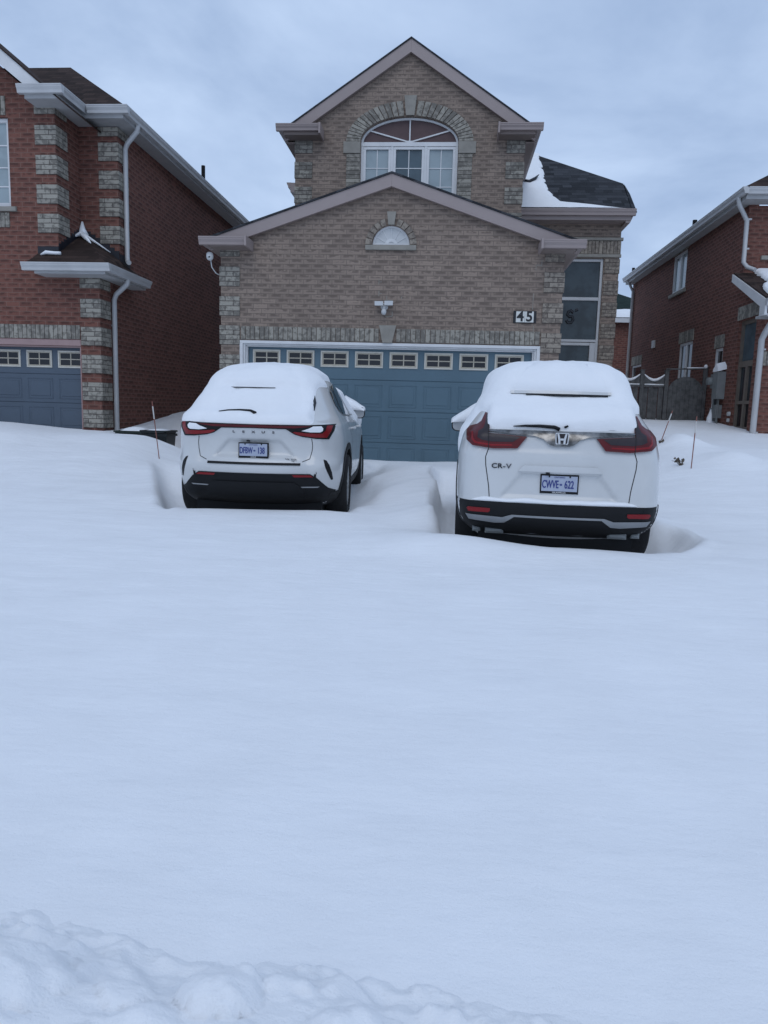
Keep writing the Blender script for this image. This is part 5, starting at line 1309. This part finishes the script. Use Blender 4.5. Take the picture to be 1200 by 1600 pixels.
# entry: transom over two door leaves
mb = MB(); x = RX + .06
for (a, b) in ((16.0, 16.08), (16.85, 16.93)): mb.box(x, x + .08, a, b, .9, 3.70)
for (a, b) in ((3.62, 3.70), (2.72, 2.84), (.9, 1.45), (1.93, 2.0)): mb.box(x + .001, x + .08, 16.08, 16.85, a, b)
mb.box(x - .002, x + .08, 16.42, 16.51, 1.45, 2.72)
wd = mb.build('door', 'brown_frame', RH)
mb = MB(); mb.box(x + .05, x + .065, 16.08, 16.85, 2.84, 3.62); mb.build('pane', 'pane_mid', wd)
mb = MB(); mb.box(x + .05, x + .065, 16.08, 16.85, 2.0, 2.72); mb.build('pane', 'pane_foyer', wd)
mb = MB(); mb.box(x + .05, x + .065, 16.08, 16.85, 1.45, 1.93); mb.build('pane', 'pane_dark', wd)
mb = MB(); bricks_row(mb, 15.9, 17.0, 3.72, 4.0, RX, 11, depth=.02, axis='x'); mb.build('lintel', 'quoin', RH)
mb = MB(); bricks_row(mb, RX + .02, 7.5, 2.69, 2.97, RY1, 15); mb.build('soldier_course', 'quoin', RH)
# upper window sill at the right edge
mb = MB(); mb.box(6.70, 8.2, RY + .05, RY + .12, 5.08, 5.9); wd = mb.build('window', 'white_trim', RH); mb = MB(); mb.box(6.78, 8.1, RY + .04, RY + .06, 5.16, 5.85); mb.build('pane', 'pane_blind', wd)
mb = MB(); mb.box(6.52, 8.3, RY - .06, RY + .02, 4.99, 5.075, bev=.006); mb.build('sill', 'stone', RH)
# eaves and main roof
rz_ = 6.33
gut(RH, (RX - .26, RY - .44, rz_), (12, RY - .44, rz_), (0, -1, 0)); gut(RH, (RX - .24, RY - .56, rz_), (RX - .24, RF + .1, rz_), (-1, 0, 0))
mb = MB(); mb.box(RX - .235, RX - .003, RY - .43, RF + .1, rz_ - .21, rz_ - .05); mb.box(RX - .002, 12, RY - .43, RY - .003, rz_ - .211, rz_ - .05); mb.build('soffit', 'soffit_white', RH)
mb = MB(); ex, ey = RX - .32, RY - .52; rr2 = 3.2
mb.add([(ex, ey, rz_), (ex + rr2, ey + rr2, rz_ + .62 * rr2), (ex + rr2, 24, rz_ + .62 * rr2), (ex, RF + .2, rz_), (13, ey, rz_), (13, ey + rr2, rz_ + .62 * rr2)], [(0, 3, 2, 1), (0, 1, 5, 4)])
mb.build('roof', 'shingle_brown', RH, fix=False)
mb = MB(); mb.tube([(6.5, 21.6, 6.4), (6.5, 21.6, 6.95)], .06, 8); mb.build('vent_pipe', 'black', RH)
mb = MB(); mb.tube([(6.08, 26.5, 6.5), (6.08, 26.5, 6.6)], .05, 8); mb.build('roof_vent', 'black', RH)
# porch roof
py0, py1 = 15.08, RY - .003; pz0, pz1 = 3.93, 4.72; pxl = 6.0
mb = MB(); mb.add([(pxl, py0, pz0), (12, py0, pz0), (12, py1, pz1), (pxl, py1, pz1), (pxl, py0, pz0 - .03), (12, py0, pz0 - .03), (12, py1, pz1 - .03), (pxl, py1, pz1 - .03)], [(0, 1, 2, 3), (7, 6, 5, 4), (0, 4, 5, 1), (3, 2, 6, 7), (0, 3, 7, 4), (1, 5, 6, 2)]); mb.build('porch_roof', 'shingle_brown', RH)
mb = MB(); mb.prism([(py0, pz0 - .035), (py1, pz1 - .035), (py1, pz1 - .19), (py0 + .25, pz0 - .13), (py0 + .25, pz0 - .32), (py0, pz0 - .32)], lambda p: (pxl - .03, p[0], p[1]), lambda p: (pxl + .02, p[0], p[1])); mb.build('fascia', 'white_trim', RH)
gut(RH, (pxl - .03, py0, pz0 - .02), (12, py0, pz0 - .02), (0, -1, 0)); mb = MB(); mb.box(pxl + .02, 12, py0 + .002, RY1 - .003, pz0 - .34, pz0 - .29); mb.build('soffit', 'soffit_white', RH)
downspout(RH, [(RX - .30, RY - .18, rz_ - .12), (RX - .28, RY - .18, rz_ - .26), (RX - .10, RY - .06, rz_ - .46), (RX - .05, RY - .07, rz_ - .56), (RX - .05, RY - .09, 4.92), (RX - .0, RY - .2, 4.80), (RX + .10, RY - .35, 4.72)], clips=[(RX - .02, RY - .10, 5.8), (RX - .02, RY - .10, 5.2)])
downspout(RH, [(6.20, py0 - .05, pz0 - .13), (6.20, py0 - .05, pz0 - .26), (6.18, RY1 - .14, pz0 - .62), (6.16, RY1 - .06, pz0 - .74), (6.16, RY1 - .05, 1.0)], w_=.09, clips=[(6.2, RY1 - .06, 3.0), (6.2, RY1 - .06, 1.35)])
downspout(RH, [(RX - .28, RF - .35, rz_ - .1), (RX - .06, RF - .3, rz_ - .5), (RX - .06, RF - .3, 1.2)])
mb = MB(); n = 24; vs_ = []
for j in range(n + 1):
    v = j / n; yy_ = py0 - .02 + v * (py1 - py0)
    xl = pxl + .10 + .32 * (1 - abs(2 * (1 - v) - .7)) * v + .05 * noise.noise(Vector((v * 9, 0, 3)))
    if v > .45: xl = pxl + .42 + .10 * noise.noise(Vector((v * 20, 0, 3)))
    for i in range(30):
        u = i / 29; x = xl + (9 - xl) * u ** 1.6
        vs_.append((x, yy_, pz0 + (pz1 - pz0) * v + .10 * min(1, u * 8) ** .5 * min(1, v * 10 + .1)))
mb.add(vs_, [(j * 30 + i, j * 30 + i + 1, (j + 1) * 30 + i + 1, (j + 1) * 30 + i) for j in range(n) for i in range(29)])
o = mb.build('roof_snow', 'snow', None, smooth=True); tag(o, 'snow sheet on the porch roof of the right house at the photo edge', 'snow', kind='stuff')
# utility boxes on the side wall
UT = empty('electric_meter', (6.1, 17.6, 2.0), 'grey electric meter box with conduits on the right house side wall', 'meter')
mb = MB(); mb.box(6.02, RX - .002, 17.42, 17.72, 2.05, 2.66); mb.build('cabinet', 'metal_grey', UT)
mb = MB(); mb.lathe([(.001, -.12), (.085, -.11), (.09, 0)], (6.05, 17.85, 2.46), 'x', 20); mb.box(6.05, RX - .002, 17.76, 17.96, 2.30, 2.62); mb.build('meter_dial', 'metal_grey', UT)
mb = MB(); mb.box(6.06, RX - .002, 17.50, 17.66, 1.62, 1.92); mb.box(6.08, RX - .002, 17.7, 17.95, 1.55, 1.85); mb.box(6.04, RX - .002, 17.68, 18.0, 1.16, 1.42); mb.build('junction_box', 'metal_grey', UT)
mb = MB(); mb.tube([(6.12, 17.56, 2.05), (6.12, 17.56, 1.0)], .03, 8); mb.tube([(6.12, 17.84, 2.3), (6.12, 17.84, 1.0)], .025, 8); mb.tube([(6.10, 17.46, 2.05), (6.08, 17.44, 1.6), (6.10, 17.40, 1.0)], .012, 6); mb.build('conduit', 'metal_grey', UT, smooth=True)
mb = MB()
mb.prism([(17.40, 2.665), (17.74, 2.665), (17.72, 2.73), (17.55, 2.84), (17.42, 2.74)], lambda p: (6.01, p[0], p[1]), lambda p: (RX - .003, p[0], p[1] + .05))
mb.tube([(6.10, 17.82, 1.42), (6.10, 17.84, 1.62), (6.12, 17.86, 1.86)], [.12, .10, .03], 10); mb.tube([(6.08, 17.95, 1.40), (6.06, 18.05, 1.46)], [.10, .05], 10)
o = mb.build('snow_cap', 'snow', None); tag(o, 'snow caked on top of the grey electric meter box', 'snow', kind='stuff')
mb = MB(); mb.lathe([(.001, -.05), (.045, -.05), (.05, 0)], (RX, 17.0, 1.72), 'x', 14); mb.lathe([(.001, -.04), (.04, -.04), (.045, 0)], (RX, 17.02, 1.58), 'x', 14); o = mb.build('wall_outlet', 'pvc', RH)
mb = MB(); mb.box(RX - .05, RX, 23.5, 23.75, 3.70, 3.92); mb.build('wall_vent', 'pvc', RH)

# ------------------------------------------------------------------ fence and gate
FY = 18.62
FN = empty('fence', (4.6, FY, 1.1), 'weathered grey board fence with scalloped snowy top between two houses', 'fence')
posts = (4.06, 4.66, 5.24)
for px in posts:
    mb = MB(); mb.box(px - .045, px + .045, FY - .05, FY + .04, .9, 2.72, bev=.006); mb.box(px - .055, px + .055, FY - .06, FY + .05, 2.72, 2.74); mb.build('post', 'fence', FN)
mb = MB(); k = 0
for (a, b) in ((4.11, 4.61), (4.71, 5.19), (3.84, 4.01)):
    x = a
    while x < b - .03:
        w_ = min(.115, b - x); yy_ = FY - .03 if k % 2 else FY + .005
        mb.box(x, x + w_ - .006, yy_, yy_ + .02, 1.0, 2.32 + random.uniform(-.005, .005)); x += .118; k += 1
    mb.box(a, b, FY - .045, FY + .03, 2.325, 2.37); mb.box(a, b, FY - .008, FY + .003, 1.45, 1.53)
mb.build('boards', 'fence', FN)
mb = MB()
for (a, b) in ((4.11, 4.61), (4.71, 5.19)):
    n = 12
    for i in range(n):
        u0, u1 = i / n, (i + 1) / n; z0_ = 2.60 - .13 * math.sin(u0 * PI); z1_ = 2.60 - .13 * math.sin(u1 * PI); x0_ = a + (b - a) * u0; x1_ = a + (b - a) * u1
        mb.prism([(x0_, 2.37), (x1_, 2.37), (x1_, z1_), (x0_, z0_)], lambda p: (p[0], FY - .01, p[1]), lambda p: (p[0], FY + .005, p[1]))
mb.build('top_panel', 'fence', FN)
mb = MB()
for (a, b) in ((4.11, 4.61), (4.71, 5.19)):
    n = 14; mb.tube([(a + (b - a) * i / n, FY - .01, 2.625 - .13 * math.sin(i / n * PI)) for i in range(n + 1)], [.012 + .022 * math.sin(i / n * PI) for i in range(n + 1)], 8)
    mb.box(a + .01, b - .01, FY - .05, FY - .012, 2.372, 2.40)
o = mb.build('snow_cap', 'snow', None, smooth=True); tag(o, 'curved lines of snow along the scalloped top of the grey fence', 'snow', kind='stuff')
GT = empty('gate', (5.72, FY, 1.1), 'grey wooden gate with a rounded arch top beside the right house', 'gate')
mb = MB(); x = 5.30
while x < 6.09:
    ga = lambda q: 2.14 + .45 * math.sqrt(max(0, 1 - ((q - 5.70) / .44) ** 2)); mb.prism([(x, 1.0), (x + .096, 1.0), (x + .096, ga(x + .096)), (x + .048, ga(x + .048)), (x, ga(x))], lambda p: (p[0], FY - .02, p[1]), lambda p: (p[0], FY, p[1])); x += .10
mb.build('boards', 'fence', GT)
mb = MB(); mb.box(6.10, 6.18, FY - .04, FY + .04, .9, 2.78); mb.box(6.08, 6.19, FY - .05, FY + .05, 2.78, 2.80); mb.build('post', 'fence', GT)
mb = MB(); mb.tube([(5.22, FY, 2.76), (6.14, FY, 2.79)], .018, 6); mb.build('top_rail', 'fence', GT)
mb = MB(); mb.tube([(5.7, FY, 2.80), (6.1, FY, 2.81)], .014, 6); mb.lathe([(.001, .09), (.03, .08), (.05, .04), (.03, 0)], (6.14, FY, 2.80), 'z', 10); o = mb.build('snow_cap', 'snow', None, smooth=True); tag(o, 'line of snow on the rail above the arched gate', 'snow', kind='stuff')

# ------------------------------------------------------------------ far house in the gap
FH = empty('house', (7, 33, 1), 'distant red brick house with snowy green roof in the gap behind the fence', 'house', 'brick houses on the street')
mb = MB(); mb.box(3.5, 9.6, 32, 38, .8, 5.5); mb.build('wall', 'brick_red', FH)
mb = MB(); mb.box(3.2, 9.9, 31.7, 31.78, 5.42, 5.6); mb.build('gutter', 'white_trim', FH)
mb = MB(); mb.add([(3.2, 31.7, 5.6), (9.9, 31.7, 5.6), (7.2, 34.8, 7.1), (5.6, 34.8, 7.3), (9.9, 38, 5.6), (3.2, 38, 5.6)], [(0, 1, 2, 3), (1, 4, 2), (4, 5, 3, 2), (5, 0, 3)]); mb.build('roof', 'shingle_green', FH, fix=False)
mb = MB(); mb.box(5.9, 6.7, 31.93, 32.01, 2.5, 3.3); mb.build('window', 'pane_grey', FH)
mb = MB(); vs_ = []
for i in range(31):
    x = 3.3 + 6.5 * i / 30; d = .85 + .25 * noise.noise(Vector((x * 2, 0, 0)))
    for j in range(6): v = j / 5; vs_.append((x + v * .0, 31.68 + v * d, 5.62 + v * d * .5 + .09 * math.sin(v * PI) ** .5))
mb.add(vs_, [(i * 6 + j, i * 6 + j + 1, (i + 1) * 6 + j + 1, (i + 1) * 6 + j) for i in range(30) for j in range(5)]); o = mb.build('roof_snow', 'snow', None, smooth=True); tag(o, 'band of snow at the eave of the distant green roof', 'snow', kind='stuff')

# ------------------------------------------------------------------ small things
def bin_(name, x, y, z0, z1, w0, w1, d, label, mat, lidname='lid', rot=0, snowlab=None):
    b = empty(name, (x, y, z0), label, 'bin')
    mb = MB(); n = 4
    mb.add([(x + sx_ * w / 2, y + sy * d * w / w1 / 2, z) for (z, w) in ((z0, w0), (z1, w1)) for (sx_, sy) in ((-1, -1), (1, -1), (1, 1), (-1, 1))], [(0, 3, 2, 1), (4, 5, 6, 7), (0, 1, 5, 4), (1, 2, 6, 5), (2, 3, 7, 6), (3, 0, 4, 7)])
    mb.box(x - w1 / 2 - .02, x + w1 / 2 + .02, y - d / 2 - .02, y + d / 2 + .02, z1 - .07, z1 - .03); mb.build('body', mat, b)
    mb = MB(); mb.box(x - w1 / 2 - .02, x + w1 / 2 + .02, y - d / 2 - .03, y + d / 2 + .02, z1 + .001, z1 + .03, bev=.01); mb.tube([(x - w1 / 2 + .03, y - d / 2 - .04, z1), (x + w1 / 2 - .03, y - d / 2 - .04, z1)], .016, 6); mb.build(lidname, mat, b)
    mb = MB(); ns_ = 9; vs_ = []
    for i in range(ns_):
        for j in range(ns_):
            u, v = i / (ns_ - 1), j / (ns_ - 1); vs_.append((x + (u - .5) * w1 * .78, y + (v - .5) * d * .8, z1 + .025 + .06 * (math.sin(u * PI) * math.sin(v * PI)) ** .5 * snowlab[1]))
    mb.add(vs_, [(i * ns_ + j, i * ns_ + j + 1, (i + 1) * ns_ + j + 1, (i + 1) * ns_ + j) for i in range(ns_ - 1) for j in range(ns_ - 1)]); o = mb.build('snow_cap', 'snow', None, smooth=True); tag(o, snowlab[0], 'snow', kind='stuff')
bin_('recycling_bin', -5.62, 13.0, .45, 1.07, .5, .60, .45, 'wide dark green bin half buried behind the drift beside the downspout', 'bin_green', snowlab=('snow on the lid of the wide dark green bin', 1.3))
bin_('wheeled_bin', -5.10, 12.75, .45, 1.10, .36, .46, .45, 'narrow black bin standing right of the dark green bin', 'bin_black', snowlab=('snow on the lid of the narrow black bin', .5))
def stake(x0, y0, z0, x1, z1, label):
    s_ = empty('snow_stake', (x0, y0, z0), label, 'driveway marker', 'thin driveway markers in the snow')
    a, b = Vector((x0, y0, z0 - .1)), Vector((x1, y0, z1))
    mb = MB(); mb.tube([a, a.lerp(b, .72)], .0075, 6); mb.tube([a.lerp(b, .92), b], .0075, 6); mb.build('rod', 'stake', s_)
    mb = MB(); mb.tube([a.lerp(b, .72), a.lerp(b, .92)], .010, 6); mb.build('reflector_band', 'stake_w', s_)
stake(-4.39, 11.0, .77, -4.50, 1.63, 'thin orange marker stake leaning in the snow left of the left car')
stake(3.54, 11.0, .88, 3.56, 1.63, 'upright thin red marker stake nearest on the right lawn')
stake(3.62, 13.0, 1.19, 3.80, 1.72, 'leaning thin red marker stake farther back on the right lawn')
def twigs(name, x, y, z, label, n, spread, hgt, seed):
    random.seed(seed); mb = MB()
    for i in range(n):
        a = random.uniform(0, 2 * PI); r = random.uniform(.3, 1) * spread; h = random.uniform(.3, 1) * hgt
        p = Vector((x + random.uniform(-.03, .03), y, z - .04)); q = p + Vector((math.cos(a) * r * .6, math.sin(a) * r * .5, h * .7 + .04)); t_ = q + Vector((math.cos(a) * r * .5, math.sin(a) * r * .3, h * .2))
        mb.tube([p, q, t_], [.007, .006, .003], 5)
        for k in range(3):
            c_ = q.lerp(t_, random.random()); rr3 = random.uniform(.015, .03)
            mb.add([c_, c_ + Vector((rr3, 0, rr3)), c_ + Vector((rr3 * 1.6, .01, -.2 * rr3)), c_ + Vector((.4 * rr3, .01, -rr3))], [(0, 1, 2, 3)])
    o = mb.build(name, 'twig', None, fix=False); tag(o, label, 'plant')
twigs('dead_plant', 3.63, 12.9, 1.12, 'clump of dry dark stems beside the snow mound behind the right car', 16, .13, .12, 3)
twigs('dead_plant', 3.50, 11.3, .93, 'sparse dry twigs poking from the snow by the upright red stake', 7, .16, .09, 8)
twigs('dead_plant', -4.85, 12.4, .80, 'few dark twigs in the snow right of the bins', 5, .12, .05, 11)
